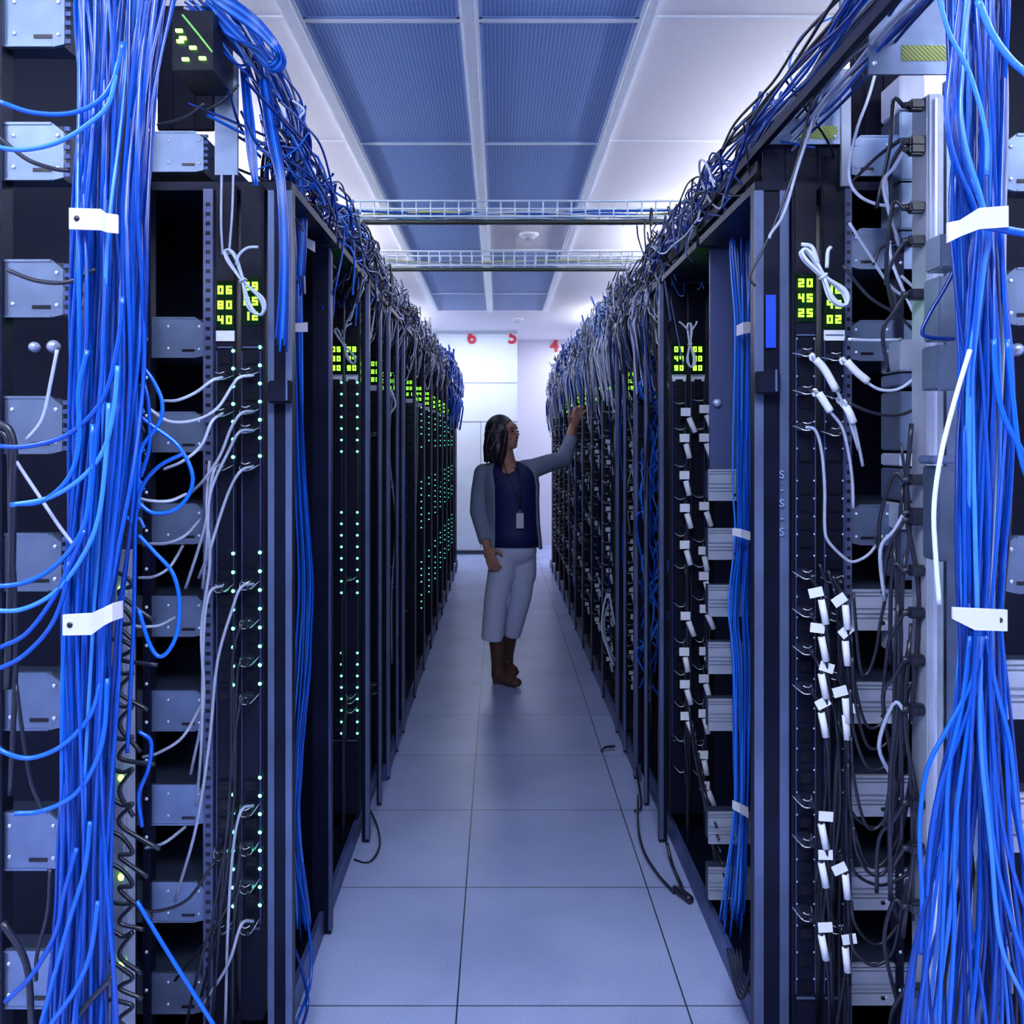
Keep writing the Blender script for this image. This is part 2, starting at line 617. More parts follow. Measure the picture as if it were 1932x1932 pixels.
for s in (-1, 1):
    for k in range(NK):
        rack(s, k)

# ------------------------------------------------------------------ servers with silver side plates


def plate_proto(s, style, W=.43):
    """server whose silver side faces the camera; base at loc; x runs away from the aisle"""
    t = thing('server', '', 'server', (0, 0, 0))
    h, L = .095, .72
    body = MB().box((s * .004, .004, .004), (s * L, W, h - .004))
    body.build('chassis', mat('chassis_dark', (.02, .03, .06), .5), t)
    if style == 'A':
        m = MB()
        c = .016
        m.prism([(0, c * .3), (s * .02, 0), (s * L, 0), (s * L, h), (s * .02, h), (0, h - c)], -.004, .003)
        m.box((s * .02, -.006, h - .004), (s * L, -.002, h))
        m.box((s * .02, -.006, 0), (s * L, -.002, .003))
        m.build('side_plate', SILVER, t)
        q = MB()
        q.box((s * .020, -.0055, .014), (s * .050, -.0045, .020))
        q.build('slot', OUTM, t)
        for (xx, zz) in ((.010, h - .022), (.010, .020), (.082, h - .022), (.082, .022)):
            MB().ball((s * xx, -.005, zz), (.0035, .002, .0035), 8, 5).build('screw', SCREW, t)
        if True:
            q = MB()
            for i in range(6):
                q.box((-s * .010, -.004, .006 + i * .015), (-s * .001, .002, .013 + i * .015))
            q.build('mounting_ear', MIDST, t)
    else:
        m = MB()
        m.box((0, -.002, 0), (s * L, .003, h))
        for (z0, z1) in ((.0, .026), (.030, .034), (.040, .046), (.052, .078), (.082, .086), (.090, .095)):
            m.box((0, -.007, z0), (s * L, -.002, z1))
        m.build('side_plate', SILVER2, t)
        MB().cyl((s * .078, -.009, .018), (s * .078, -.006, .018), .005, n=10).build('button', OUTM, t)
        MB().ball((s * .086, -.008, .018), (.003, .002, .003), 8, 5).build('screw', SCREW, t)
    return t


protos = {}


def place_server(s, style, x, ycen, Y, label, group):
    key = (s, style, Y)
    c = P(x, ycen, Y)
    loc = (c.x, Y, c.z - .0475)
    if key not in protos:
        o = plate_proto(s, style, .43 if Y == 2.02 else .05)
        protos[key] = o
    else:
        o = copy_tree(protos[key])
        o.parent = None
    o.location = loc
    tag(o, label, 'server', group)
    return o


rk = ['top', 'second from the top', 'third from the top', 'fourth from the top', 'fifth from the top', 'sixth from the top', 'seventh from the top', 'eighth from the top', 'lowest', 'bottom']
for i, yc in enumerate((36, 287, 545, 802, 1060, 1322, 1585, 1845)):
    place_server(-1, 'A', 124 - i * 1.5, yc, 1.42, 'silver sided server at the left photo edge, %s of that stack' % rk[i], 'silver servers at the left photo edge')
for i, yc in enumerate((287, 637, 815, 988, 1162, 1340, 1517, 1700, 1872)):
    place_server(-1, 'A', 385, yc, 2.02, 'silver server between left blue bundle and strips, %s' % rk[i], 'silver servers beside the left power strips')
for i, yc in enumerate((295, 470, 643, 990)):
    place_server(1, 'A', 1606, yc, 2.02, 'smooth silver server beside near right strips, %s' % rk[i], 'silver servers beside the right power strips')
for i, yc in enumerate((1150, 1325, 1500, 1676, 1855)):
    place_server(1, 'B', 1600, yc, 2.02, 'ribbed silver server in the near right rack, %s' % rk[i], 'ribbed servers in the near right rack')
for i, yc in enumerate((915, 1026, 1133, 1241, 1348, 1561, 1666)):
    place_server(1, 'B', 1336, yc, 2.62, 'small ribbed server left of slim blue bundle, %s' % rk[i], 'ribbed servers in the third right rack')
for i, yc in enumerate((308, 560)):
    place_server(1, 'A', 1893, yc, 1.42, 'silver server at the right photo edge, %s of the smooth ones' % rk[i], 'silver servers at the right photo edge')
place_server(1, 'A', 1893, 1065, 1.42, 'silver server at the right photo edge, above the lower clip', 'silver servers at the right photo edge')
for i, yc in enumerate((1300, 1550, 1815)):
    place_server(1, 'B', 1880, yc, 1.42, 'ribbed silver server at the right photo edge, %s of three' % rk[i], 'ribbed servers at the right photo edge')

# dark panel beside the second right strips with its round knob
o = MB().box(P(1340, 460, 2.64), (P(1412, 0, 2.64).x, 2.655, P(0, 892, 2.64).z)).build('blanking_panel', mat('slate_blue_panel', (.045, .065, .17), .5))
tag(o, 'tall plain navy blanking panel above the small ribbed servers', 'panel')


def knob(x, y, Y, r, label):
    c = P(x, y, Y)
    o = MB().ball(c, (r, .012, r), 14, 8).build('knob', mat('knob_grey', (.45, .52, .72), .35, .5))
    tag(o, label, 'knob')


knob(1353, 760, 2.632, .013, 'round grey knob on the tall navy blanking panel')
knob(1781, 763, 1.86, .009, 'round grey knob beside the right silver power strip')
knob(65, 655, 1.44, .009, 'left of two round knobs at the left photo edge')
knob(101, 654, 1.44, .011, 'right of two round knobs at the left photo edge')
knob(1919, 660, 1.44, .011, 'round silver knob at the right photo edge')

# ------------------------------------------------------------------ power strips with displays
SEG = {'0': 'abcdef', '1': 'bc', '2': 'abged', '3': 'abgcd', '4': 'fgbc', '5': 'afgcd', '6': 'afgedc', '7': 'abc', '8': 'abcdefg', '9': 'abcdfg'}


def digit(mb, ch, x, z, y, w, h, th):
    """seven segment digit standing in the xz plane, lower left at x, z"""
    seg = {'a': (0, h - th, w, h), 'g': (0, h / 2 - th / 2, w, h / 2 + th / 2), 'd': (0, 0, w, th), 'f': (0, h / 2, th, h), 'b': (w - th, h / 2, w, h), 'e': (0, 0, th, h / 2), 'c': (w - th, 0, w, h / 2)}
    for q in SEG[ch]:
        a = seg[q]
        mb.box((x + a[0], y, z + a[1]), (x + a[2], y + .001, z + a[3]))


def strip(x0, x1, y, z0, z1, label, group, nums, zd, leds, outlets, detail=2, card=True, rivets=False):
    """vertical power strip facing the camera"""
    x0, x1 = sorted((x0, x1))
    xm, wd = (x0 + x1) / 2, x1 - x0
    t = thing('power_strip', label, 'power strip', (xm, y, z0), group)
    m = MB()
    m.bevbox((x0, y, z0), (x1, y + .045, z1), .004)
    if detail < 2:
        for z in outlets:
            m.box((xm - wd * .3, y - .002, z - .012), (xm + wd * .3, y, z + .012), 1)
        for z in leds:
            m.box((x1 - .010, y - .004, z - .0035), (x1 - .003, y, z + .0035), 2)
    if detail == 0:
        z = z0 + .25
        j = 0
        while z < 1.70:
            if rq.random() < .85:
                wv = rq.uniform(.7, 1.2)
                m.box((xm - .010, y - .03, z - .008), (xm + .012, y, z + .008), 1)
                m.tube([(xm - .022, y - .002, z + .004), (xm - .012, y - .034, z - .006 * wv), (xm + .012, y - .034, z + .002), (xm + .022, y - .002, z + .008 * wv)], .0028, 4, 1, 3)
                if j % 2 == 0 and rq.random() < .8:
                    m.box((xm - .012, y - .05, z - .042), (xm + .012, y - .046, z - .024), 4)
                    m.tube([(xm + .004, y - .045, z - .05), (xm + .016, y - .045, z - .10)], .0075, 5, 1, 4)
            z += .052; j += 1
    hs = m.build('housing', [PDU, OUTM, LEDF, CLIPW, TAG], t)
    # display with three pairs of digits
    dh, dw = .0195, .0135
    d = MB().box((xm - wd * .42, y - .003, zd - .062), (xm + wd * .42, y, zd + .05)).build('display', DISPM, t)
    sg = MB()
    for i, nm in enumerate(nums):
        zz = zd + .028 - i * .0345 - dh / 2
        for j, ch in enumerate(nm):
            if ch in SEG:
                digit(sg, ch, xm - .0175 + j * .0195, zz, y - .0045, dw, dh, .0046)
    g_ = sg.build('digits', GREEN if detail == 2 else GREENF, d)
    if card:
        MB().box((xm - wd * .44, y - .004, zd - .090), (xm + wd * .44, y - .0005, zd - .066)).build('paper_label', TAG, t)
    if detail == 2:
        for xg in (x0 + .004, x1 - .0055):
            MB().box((xg, y - .004, min(outlets) - .0165), (xg + .0015, y, max(outlets) + .0165)).build('outlet_guide', MIDST, t)
        first = None
        for z in outlets:
            if first is None:
                q = MB()
                q.bevbox((xm - .016, y - .006, z - .015), (xm + .016, y, z + .015), .003)
                q.box((xm - .010, y - .0068, z - .009), (xm + .010, y - .006, z + .009), 1)
                for hx in (-.005, 0, .005):
                    q.box((xm + hx - .001, y - .0075, z - .002), (xm + hx + .001, y - .0065, z + .005), 0)
                first = q.build('outlet', [PDU, OUTM], t); fz = z
            else:
                c = first.copy(); C.objects.link(c); c.parent = t
                c.location = (0, 0, z - fz)
        first = None
        for z in leds:
            if first is None:
                first = MB().ball((x1 - .006, y - .003, z), (.0042, .002, .0042), 8, 5).build('indicator_light', LED, t); fz = z
            else:
                c = first.copy(); C.objects.link(c); c.parent = t
                c.location = (0, 0, z - fz)
        if rivets:
            first = None
            for z in outlets:
                for xr in (x0 + .007, x1 - .007):
                    if first is None:
                        first = MB().ball((xr, y - .002, z + .017), (.0026, .002, .0026), 6, 4).build('rivet', SCREW, t); fz = (xr, z)
                    else:
                        c = first.copy(); C.objects.link(c); c.parent = t
                        c.location = (xr - fz[0], 0, z - fz[1])
        for z in (max(outlets) + .026, min(outlets) - .026) if outlets else ():
            MB().box((x0 + .006, y - .005, z - .002), (x1 - .006, y, z + .001)).build('divider_bar', FLANGE, t)
    return t


def zy(y, Y):
    return CH + (VY - y) / F * Y


def led_rows(Y, groups):
    r_ = []
    for a, b_, n_ in groups:
        r_ += [zy(a + (b_ - a) * i / (n_ - 1), Y) for i in range(n_)]
    return r_


GL = [(664, 862, 7), (1042, 1287, 8), (1492, 1700, 7)]
GL2 = [(657, 860, 7), (1040, 1285, 8), (1460, 1698, 8)]
OUTL = led_rows(2.02, [(678, 880, 7), (1058, 1305, 8), (1475, 1720, 8)])
GRPL = 'power strips of the left row'
GRPR = 'power strips of the right row'
YP = 2.0
xa = lambda s, i, D=PD: (s * (AX[s] + D[s][i][0]), s * (AX[s] + D[s][i][1]))
strip(*xa(-1, 0), YP, .16, 2.10, 'power strip next to the near left post, green digits behind grey cable hank', GRPL, ('29', '25', '12'), zy(566, 2.02), led_rows(2.02, GL2), OUTL, 2, card=False)
strip(*xa(-1, 1), YP, .10, 2.10, 'near left power strip with digits 06 80 40', GRPL, ('06', '80', '40'), zy(573, 2.02), led_rows(2.02, GL), OUTL, 2)
OUTR = led_rows(2.02, [(655, 725, 2), (760, 860, 3), (920, 1020, 4), (1060, 1290, 7), (1345, 1420, 3), (1460, 1710, 7), (1750, 1850, 3)])
strip(*xa(1, 0), YP, .10, 2.10, 'near right power strip with digits 20 45 25', GRPR, ('20', '45', '25'), zy(560, 2.02), [], OUTR, 2, card=False, rivets=True)
strip(*xa(1, 1), YP, .10, 2.10, 'near right power strip behind the white cable hank', GRPR, ('16', '45', '02'), zy(572, 2.02), [], OUTR, 2, rivets=True)
# small indicator lamps on the right strips are unlit steel rivets
nums_pool = [('05', '80', '80'), ('07', '76', '12'), ('22', '80', '31'), ('08', '44', '90')]
for s in (-1, 1):
    for k in range(3, NK):
        if s == 1 and k == 4: continue
        y = YK[k] - .02
        for i in (0, 1):
            if k > 5 and i == 1: continue
            zs = [1.72 - .0425 * j for j in range(7)] + [1.24 - .0425 * j for j in range(8)] + [.72 - .0425 * j for j in range(8)]
            if k > 5: zs = [z for z in zs if rq.random() < .86]
            on = s == -1 and (k in (3, 7, 8, 9, 10, 11, 12, 13))
            det = 2 if k == 3 else (1 if s < 0 else 0)
            lab = 'power strip in the %s %s rack, %s' % (ORD[k], SIDE[s], ('next to the post' if i == 0 else 'farther from the aisle') if k <= 5 else 'with small green display')
            strip(*(xa(s, i, PF) if k < 6 else (s * (AX[s] + .013), s * (AX[s] + .058))), y, .12, 2.08, lab, GRPL if s < 0 else GRPR, nums_pool[(k + i) % 4], 1.815, zs if on else [], zs, det, card=(i == (1 if s > 0 else 0)) or k == 3)

# ------------------------------------------------------------------ cables


def cable(name, pts, r, m, label, cat, group, n=6, sub=5):
    o = MB().tube(pts, r, n, sub).build(name, m)
    return tag(o, label, cat, group)


def interp(tab, y):
    for (a, b_) in zip(tab, tab[1:]):
        if y <= b_[0]:
            t = (y - a[0]) / (b_[0] - a[0])
            return [a[i] + (b_[i] - a[i]) * t for i in range(1, len(a))]
    return list(tab[-1][1:])


def bundle(tab, N, Y0, Y1, y0, y1, step, label, group, mats, r=.0031, seed=1, clips=()):
    rr = random.Random(seed)
    for i in range(N):
        u0, v0 = rr.uniform(-1, 1), rr.random()
        ph1, ph2 = rr.uniform(0, 6.3), rr.uniform(0, 6.3)
        fr1, fr2 = rr.uniform(.003, .007), rr.uniform(.004, .009)
        amp = rr.uniform(.08, .34)
        pts = []
        y = y0 + rr.uniform(-20, 20)
        while y < y1 + step:
            c, hw = interp(tab, y)
            u = max(-1.15, min(1.15, u0 + amp * math.sin(ph1 + fr1 * y)))
            v = v0 + .22 * math.sin(ph2 + fr2 * y)
            pts.append(P(c + u * hw, y, Y0 + (Y1 - Y0) * v))
            y += step * rr.uniform(.85, 1.15)
        m = mats[0 if rr.random() < .42 else rr.randrange(len(mats))]
        cable('network_cable', pts, r * rr.uniform(.9, 1.15), m, label, 'network cable', group, sub=3)


TL = [(-60, 238, 98), (150, 226, 74), (400, 207, 64), (700, 200, 62), (900, 190, 58), (1160, 170, 50), (1400, 165, 48), (1700, 160, 48), (1960, 150, 62)]
bundle(TL, 68, 1.29, 1.40, -70, 1960, 95, 'blue network cable inside the thick vertical bundle at left', 'blue cables of the thick left bundle', BLUES[:1] + BLUES, seed=3)
TR = [(-60, 1845, 52), (200, 1850, 52), (400, 1848, 52), (700, 1862, 46), (1000, 1855, 44), (1165, 1850, 40), (1300, 1850, 52), (1600, 1842, 84), (1960, 1835, 118)]
bundle(TR, 44, 1.29, 1.39, -70, 1960, 95, 'blue network cable inside the thick vertical bundle at right', 'blue cables of the thick right bundle', BLUES[:1] + BLUES, seed=5)
bundle(TR, 12, 1.36, 1.41, -70, 1960, 95, 'dark network cable running within the thick right bundle', 'dark cables of the thick right bundle', [BLACKCORD, MIDST, GREYCORD], seed=6)
# sub strand at right: bulging section
TRS = [(-60, 1825, 22), (100, 1808, 20), (230, 1800, 26), (320, 1822, 24), (420, 1860, 22), (700, 1830, 18), (1165, 1835, 22)]
bundle(TRS, 16, 1.27, 1.31, -70, 1100, 70, 'blue cable in the bulging strand left of the right bundle', 'blue cables of the bulging right strand', BLUES, seed=9)
TM = [(180, 1450, 30), (330, 1412, 30), (400, 1400, 26), (620, 1404, 14), (900, 1400, 16), (1012, 1402, 14), (1150, 1390, 22), (1260, 1398, 18), (1520, 1398, 12), (1700, 1385, 20), (1900, 1368, 26)]
bundle(TM, 22, 2.50, 2.58, 190, 1700, 80, 'blue network cable in the slim bundle left of the right post', 'blue cables of the slim mid right bundle', BLUES[2:] + BLUES, seed=12)
TN = [(200, 530, 40), (420, 545, 18), (700, 555, 14), (900, 562, 12), (1100, 574, 14), (1250, 568, 16), (1400, 556, 14), (1550, 552, 10), (1700, 565, 14), (1900, 572, 26)]
bundle(TN, 12, 2.46, 2.54, 210, 1700, 80, 'blue network cable hanging between the two near left posts', 'blue cables between the left posts', BLUES, seed=14, r=.0034)

# white clips
CLIPM = mat('clip_white', (.60, .60, .68), .5)


def clip(pts, hole, label):
    t = thing('cable_clip', label, 'cable clip', P(pts[0][0], pts[0][2], pts[0][3]), 'white cable clips')
    MB().band(pts, .004).build('strap', CLIPM, t)
    if hole:
        c = P(*hole)
        MB().cyl((c.x, c.y - .0012, c.z), (c.x, c.y + .001, c.z), .0042, n=10).build('hole', OUTM, t)


clip([(130, 392, 432, 1.26), (190, 394, 434, 1.26), (200, 402, 438, 1.245), (222, 405, 440, 1.245)], (145, 412, 1.26), 'white clip high on the thick left bundle')
clip([(118, 1160, 1199, 1.25), (172, 1157, 1198, 1.25), (196, 1146, 1180, 1.235), (212, 1138, 1172, 1.23), (230, 1134, 1166, 1.25)], (132, 1179, 1.25), 'white clip low on the thick left bundle')
clip([(1903, 388, 428, 1.24), (1848, 392, 432, 1.23), (1812, 415, 446, 1.22), (1788, 420, 458, 1.235)], (1890, 403, 1.24), 'slanting white clip high on the thick right bundle')
clip([(1901, 1151, 1191, 1.24), (1840, 1148, 1189, 1.235), (1798, 1146, 1168, 1.235)], (1886, 1170, 1.24), 'white clip low on the thick right bundle')
clip([(1392, 372, 378, 2.46), (1398, 356, 376, 2.45), (1410, 346, 368, 2.45), (1440, 344, 362, 2.45)], None, 'white clip at the top of the slim mid right bundle')
clip([(1390, 614, 634, 2.45), (1402, 608, 630, 2.44), (1424, 606, 626, 2.45)], None, 'white clip on the slim bundle beside the blue label')
clip([(1382, 996, 1010, 2.45), (1398, 998, 1014, 2.44), (1424, 1006, 1022, 2.45)], None, 'white clip on the slim bundle beside ribbed servers')
clip([(1382, 1510, 1526, 2.45), (1396, 1516, 1534, 2.44), (1412, 1524, 1544, 2.45)], None, 'lowest white clip on the slim bundle near the floor')
clip([(556, 610, 626, 2.44), (580, 608, 626, 2.44)], None, 'white clip on blue cables between the left posts')
clip([(560, 436, 452, 2.42), (578, 448, 466, 2.42), (594, 456, 476, 2.42)], None, 'tilted white clip under the left overhead tangle')

# swooping cables off the left bundle


def swoop(pxs, Y, m, r, label, group=None, cat='network cable', name='network_cable'):
    pts = [P(a, b_, Y if len(c) == 0 else c[0]) for a, b_, *c in pxs]
    return cable(name, pts, r, m, label, cat, group, n=8, sub=6)


B0, B1, B2, B3 = BLUES
sw = [
    ([(0, 192), (60, 212), (130, 214), (185, 192), (215, 150), (232, 80)], B2, 'thick blue cable swooping in from the left edge near the top'),
    ([(-20, 262), (0, 278), (50, 282), (110, 268), (165, 235), (205, 195), (222, 120)], B3, 'pale blue cable swooping in just under the topmost swoop'),
    ([(-20, 840), (40, 843), (110, 828), (160, 795), (200, 740), (222, 650), (232, 560)], B0, 'blue cable arcing off the left bundle at shoulder height'),
    ([(20, 952), (80, 945), (130, 900), (150, 830), (148, 740), (165, 660)], B2, 'blue cable arcing to the left edge, inner of a pair meeting at the edge'),
    ([(20, 953), (90, 940), (150, 905), (195, 850), (215, 770), (222, 690)], B3, 'blue cable arcing to the left edge, outer of a pair meeting at the edge'),
    ([(-20, 1108), (50, 1098), (110, 1062), (155, 1000), (170, 920), (175, 800)], B2, 'blue cable arcing off left bundle above the lower clip'),
    ([(-20, 1152), (40, 1150), (100, 1120), (150, 1060), (185, 980), (200, 860), (205, 760)], B3, 'pale blue cable arcing off left bundle above the lower clip'),
    ([(0, 1222), (50, 1195), (100, 1130), (135, 1060), (160, 1000)], B0, 'blue cable slanting to the left edge beside the lower clip'),
    ([(-10, 1265), (40, 1240), (90, 1190), (118, 1130), (130, 1060)], B0, 'lower blue cable slanting to the left edge beside the lower clip'),
    ([(-20, 1395), (10, 1420), (60, 1430), (120, 1405), (170, 1350), (190, 1290)], B2, 'blue cable arcing off left bundle under the lower clip'),
    ([(28, 1535), (80, 1530), (140, 1500), (180, 1440), (198, 1370), (202, 1280)], B2, 'blue cable arcing low off the left bundle'),
    ([(10, 1890), (60, 1840), (105, 1760), (120, 1690), (145, 1600)], B0, 'blue cable fanning out at the foot of the left bundle'),
    ([(75, 1940), (100, 1850), (130, 1740), (160, 1640), (170, 1550)], B2, 'blue cable fanning out low, second from the left'),
    ([(90, 1940), (140, 1870), (170, 1800), (185, 1700)], B2, 'blue cable fanning out low, third from the left'),
]
for q, m, lb in sw:
    swoop(q, 1.27, m, .0036, lb, 'blue cables swooping off the left bundle')
sr = [
    ([(268, 690), (290, 720), (306, 760), (300, 800), (270, 840), (262, 880), (262, 960)], B2, 'short blue loop on the right side of the left bundle'),
    ([(250, 775), (290, 805), (335, 840), (362, 890), (358, 930), (330, 962), (290, 968), (262, 950)], B2, 'large blue loop bulging right of the left bundle'),
    ([(262, 1010), (290, 1040), (325, 1080), (338, 1130), (335, 1190), (318, 1228), (298, 1238), (280, 1210), (262, 1150)], B2, 'blue loop drooping right of the lower clip'),
    ([(348, 855), (300, 880), (268, 920), (256, 980), (254, 1060), (252, 1180), (246, 1300), (240, 1420)], B0, 'blue cable bending down along the right of left bundle'),
    ([(262, 1380), (285, 1400), (280, 1450), (262, 1500), (268, 1560)], B0, 'small blue loop low beside the left bundle'),
    ([(258, 1700), (300, 1770), (350, 1850), (410, 1945)], B2, 'blue cable running diagonally to the bottom edge at left'),
    ([(262, 560), (275, 620), (268, 700), (280, 760), (282, 840), (266, 900)], B0, 'blue cable hugging the right side of left bundle'),
]
for q, m, lb in sr:
    swoop(q, 1.36, m, .0033, lb, 'blue loops right of the left bundle')
fan = [
    ([(1850, 1180), (1835, 1280), (1790, 1370), (1750, 1450), (1735, 1560), (1740, 1700), (1736, 1800)], B2),
    ([(1855, 1200), (1840, 1300), (1805, 1400), (1770, 1500), (1752, 1640), (1745, 1940)], B0),
    ([(1830, 1200), (1815, 1330), (1790, 1450), (1785, 1600), (1778, 1750), (1772, 1940)], B2),
    ([(1860, 1200), (1880, 1300), (1905, 1400), (1918, 1520), (1940, 1660)], B2),
    ([(1865, 1200), (1870, 1330), (1880, 1480), (1905, 1620), (1950, 1760)], B0),
    ([(1850, 1300), (1862, 1480), (1885, 1650), (1930, 1800), (1960, 1850)], B2),
    ([(1850, 1200), (1850, 1400), (1870, 1600), (1888, 1780), (1940, 1900)], B3),
    ([(1845, 1200), (1825, 1380), (1802, 1560), (1800, 1760), (1790, 1940)], B2),
]
for q, m in fan:
    swoop(q, 1.28, m, .0034, 'blue cable fanning out below the lower right clip', 'blue cables fanning out at lower right')
swoop([(1768, -20), (1790, 60), (1830, 140), (1860, 250), (1862, 330)], 1.25, B3, .0034, 'pale blue cable crossing the top of the right bundle')
swoop([(1845, 0), (1870, 60), (1905, 110), (1950, 150)], 1.24, B3, .005, 'pale blue cable curving off to the right edge at the top')
swoop([(1850, 425), (1890, 432), (1960, 445)], 1.25, B2, .006, 'blue cable leaving right under the upper right clip')
swoop([(1875, 640), (1880, 720), (1900, 800), (1960, 900)], 1.26, B2, .0038, 'blue cable curving to the right edge at mid height')
swoop([(1900, 640), (1912, 760), (1925, 860), (1960, 960)], 1.26, B2, .0038, 'second blue cable curving to the right edge at mid height')
swoop([(1815, 470), (1790, 530), (1755, 590), (1740, 625), (1752, 636), (1800, 640)], 1.5, B1, .0034, 'dark blue cable running down left below upper right clip')
swoop([(1830, 660), (1800, 760), (1775, 860), (1762, 960), (1766, 1060), (1772, 1140)], 1.27, PALECORD, .0036, 'pale cord slanting beside the right bundle at mid height')
swoop([(1540, 150), (1505, 300), (1470, 400), (1440, 470), (1415, 520), (1425, 540)], 1.9, BLACKCORD, .0030, 'black cord crossing the near right post to the slim bundle')

# ------------------------------------------------------------------ coil and blue mass at top left
for i in range(9):
    a = i * 3.2
    swoop([(350 + a, -20, 1.75), (420, -10 + a, 1.75), (480, 30 + a * 1.1, 1.78), (522 - a * .3, 80 + a * .4, 1.78), (538 - a * .6, 118 - a * .5, 1.8), (520 - a * .5, 136 - a * .6, 1.82),
           (492, 118 - a, 1.84), (460 - a, 70, 1.88), (415, 20 + a, 1.9), (380, -20, 1.95)], 1.8, BLUES[i % 4], .0034, 'blue cable of the loose coil hanging over the aisle at top left', 'blue cables of the top left coil')
rr = random.Random(31)
for i in range(34):
    x0 = rr.uniform(345, 470)
    x1 = rr.uniform(500, 572)
    e = rr.uniform(.0, 1)
    swoop([(x0, rr.uniform(-20, 30), 1.9), ((x0 + x1) / 2, rr.uniform(40, 120), 1.95), (x1 - 30, rr.uniform(110, 170), 2.05), (x1, 200 + e * 60, 2.2), (x1 + rr.uniform(-12, 20), 300 + e * 80, 2.3),
           (x1 + rr.uniform(-14, 18), 420 + e * 200, 2.35)], 2, BLUES[i % 4] if i % 6 else GREYCORD, .0030, 'blue cable in the mass spilling over the near left rack top', 'blue cables spilling over the near left rack')
for i in range(26):
    e = rr.random()
    x1 = rr.uniform(548, 582)
    swoop([(440 + 40 * e, 60 + 60 * e, 2.1), (500 + 20 * e, 140 + 40 * e, 2.2), (560 + 10 * e, 205 + 30 * e, 2.3), (x1 + 6, 260 + 20 * e, 2.4), (x1 - 10 * e, 330 + 60 * e, 2.45), (x1 - 16 * e, 400 + 160 * e, 2.48)], 2, BLUES[(i * 3) % 4],
          .0030, 'blue cable draped along the left overhead edge', 'blue cables draped on the left overhead edge')
for i in range(6):
    swoop([(490 + 3 * i, 150, 2.0), (505 + 4 * i, 260, 1.97), (522 + 3 * i, 340, 1.955), (528 + 3 * i, 450, 1.95), (527 + 3 * i, 560, 1.95), (520 + 4 * i, 640 + 12 * (i % 3), 1.955)], 1.95, BLUES[i % 4], .0028, 'blue cable hanging in front of the near left post', 'blue cables in front of the near left post')
for i in range(5):
    swoop([(545 + 3 * i, 240, 2.3), (560 + 3 * i, 330, 2.28), (566 + 3 * i, 430, 2.27), (562 + 3 * i, 520, 2.27)], 2.27, BLUES[(i + 1) % 4], .0028, 'blue cable hanging just right of the near left post', 'blue cables right of the near left post')
swoop([(488, 158), (530, 178), (572, 205), (565, 222)], 2.1, PALECORD, .0028, 'pale wire sticking out over the left overhead edge')
for i in range(6):
    swoop([(455 + i * 2, 130, 2.0), (462 + i * 3, 220, 1.96), (468 + i * 3, 290, 1.95), (478 + i * 1.5, 342 + (i % 3) * 4, 1.95)], 2, BLUES[i % 3], .003, 'cut blue cable end hanging left of the near left post', 'hanging blue cable ends')
swoop([(582, 250), (560, 280), (520, 305), (480, 322)], 2.0, B2, .002, 'thin blue wire crossing in front of the near left post')
swoop([(344, 28), (372, 62), (400, 98)], 1.8, GREENJ, .0022, 'thin green wire slanting at the top left')
swoop([(385, 195), (360, 215), (330, 228), (296, 236)], 1.6, BLACKCORD, .003, 'black cord crossing the dark bay at top left')
swoop([(385, 210), (420, 190), (450, 160)], 1.9, BLACKCORD, .0035, 'black cord rising to the top left coil')

t = thing('network_switch', 'black switch with green lamps behind the top of left bundle', 'network switch', P(365, 130, 1.85))
a_, b2 = P(325, 20, 1.86), P(402, 132, 1.86)
MB().box((a_.x, 1.86, b2.z), (b2.x, 2.0, a_.z)).build('housing', PDU, t)
for (x, y) in ((338, 58), (345, 72), (340, 78), (364, 90), (350, 112), (382, 110)):
    c = P(x, y, 1.855)
    MB().box((c.x - .007, 1.852, c.z - .003), (c.x + .007, 1.858, c.z + .003)).build('indicator_light', LEDY, t)

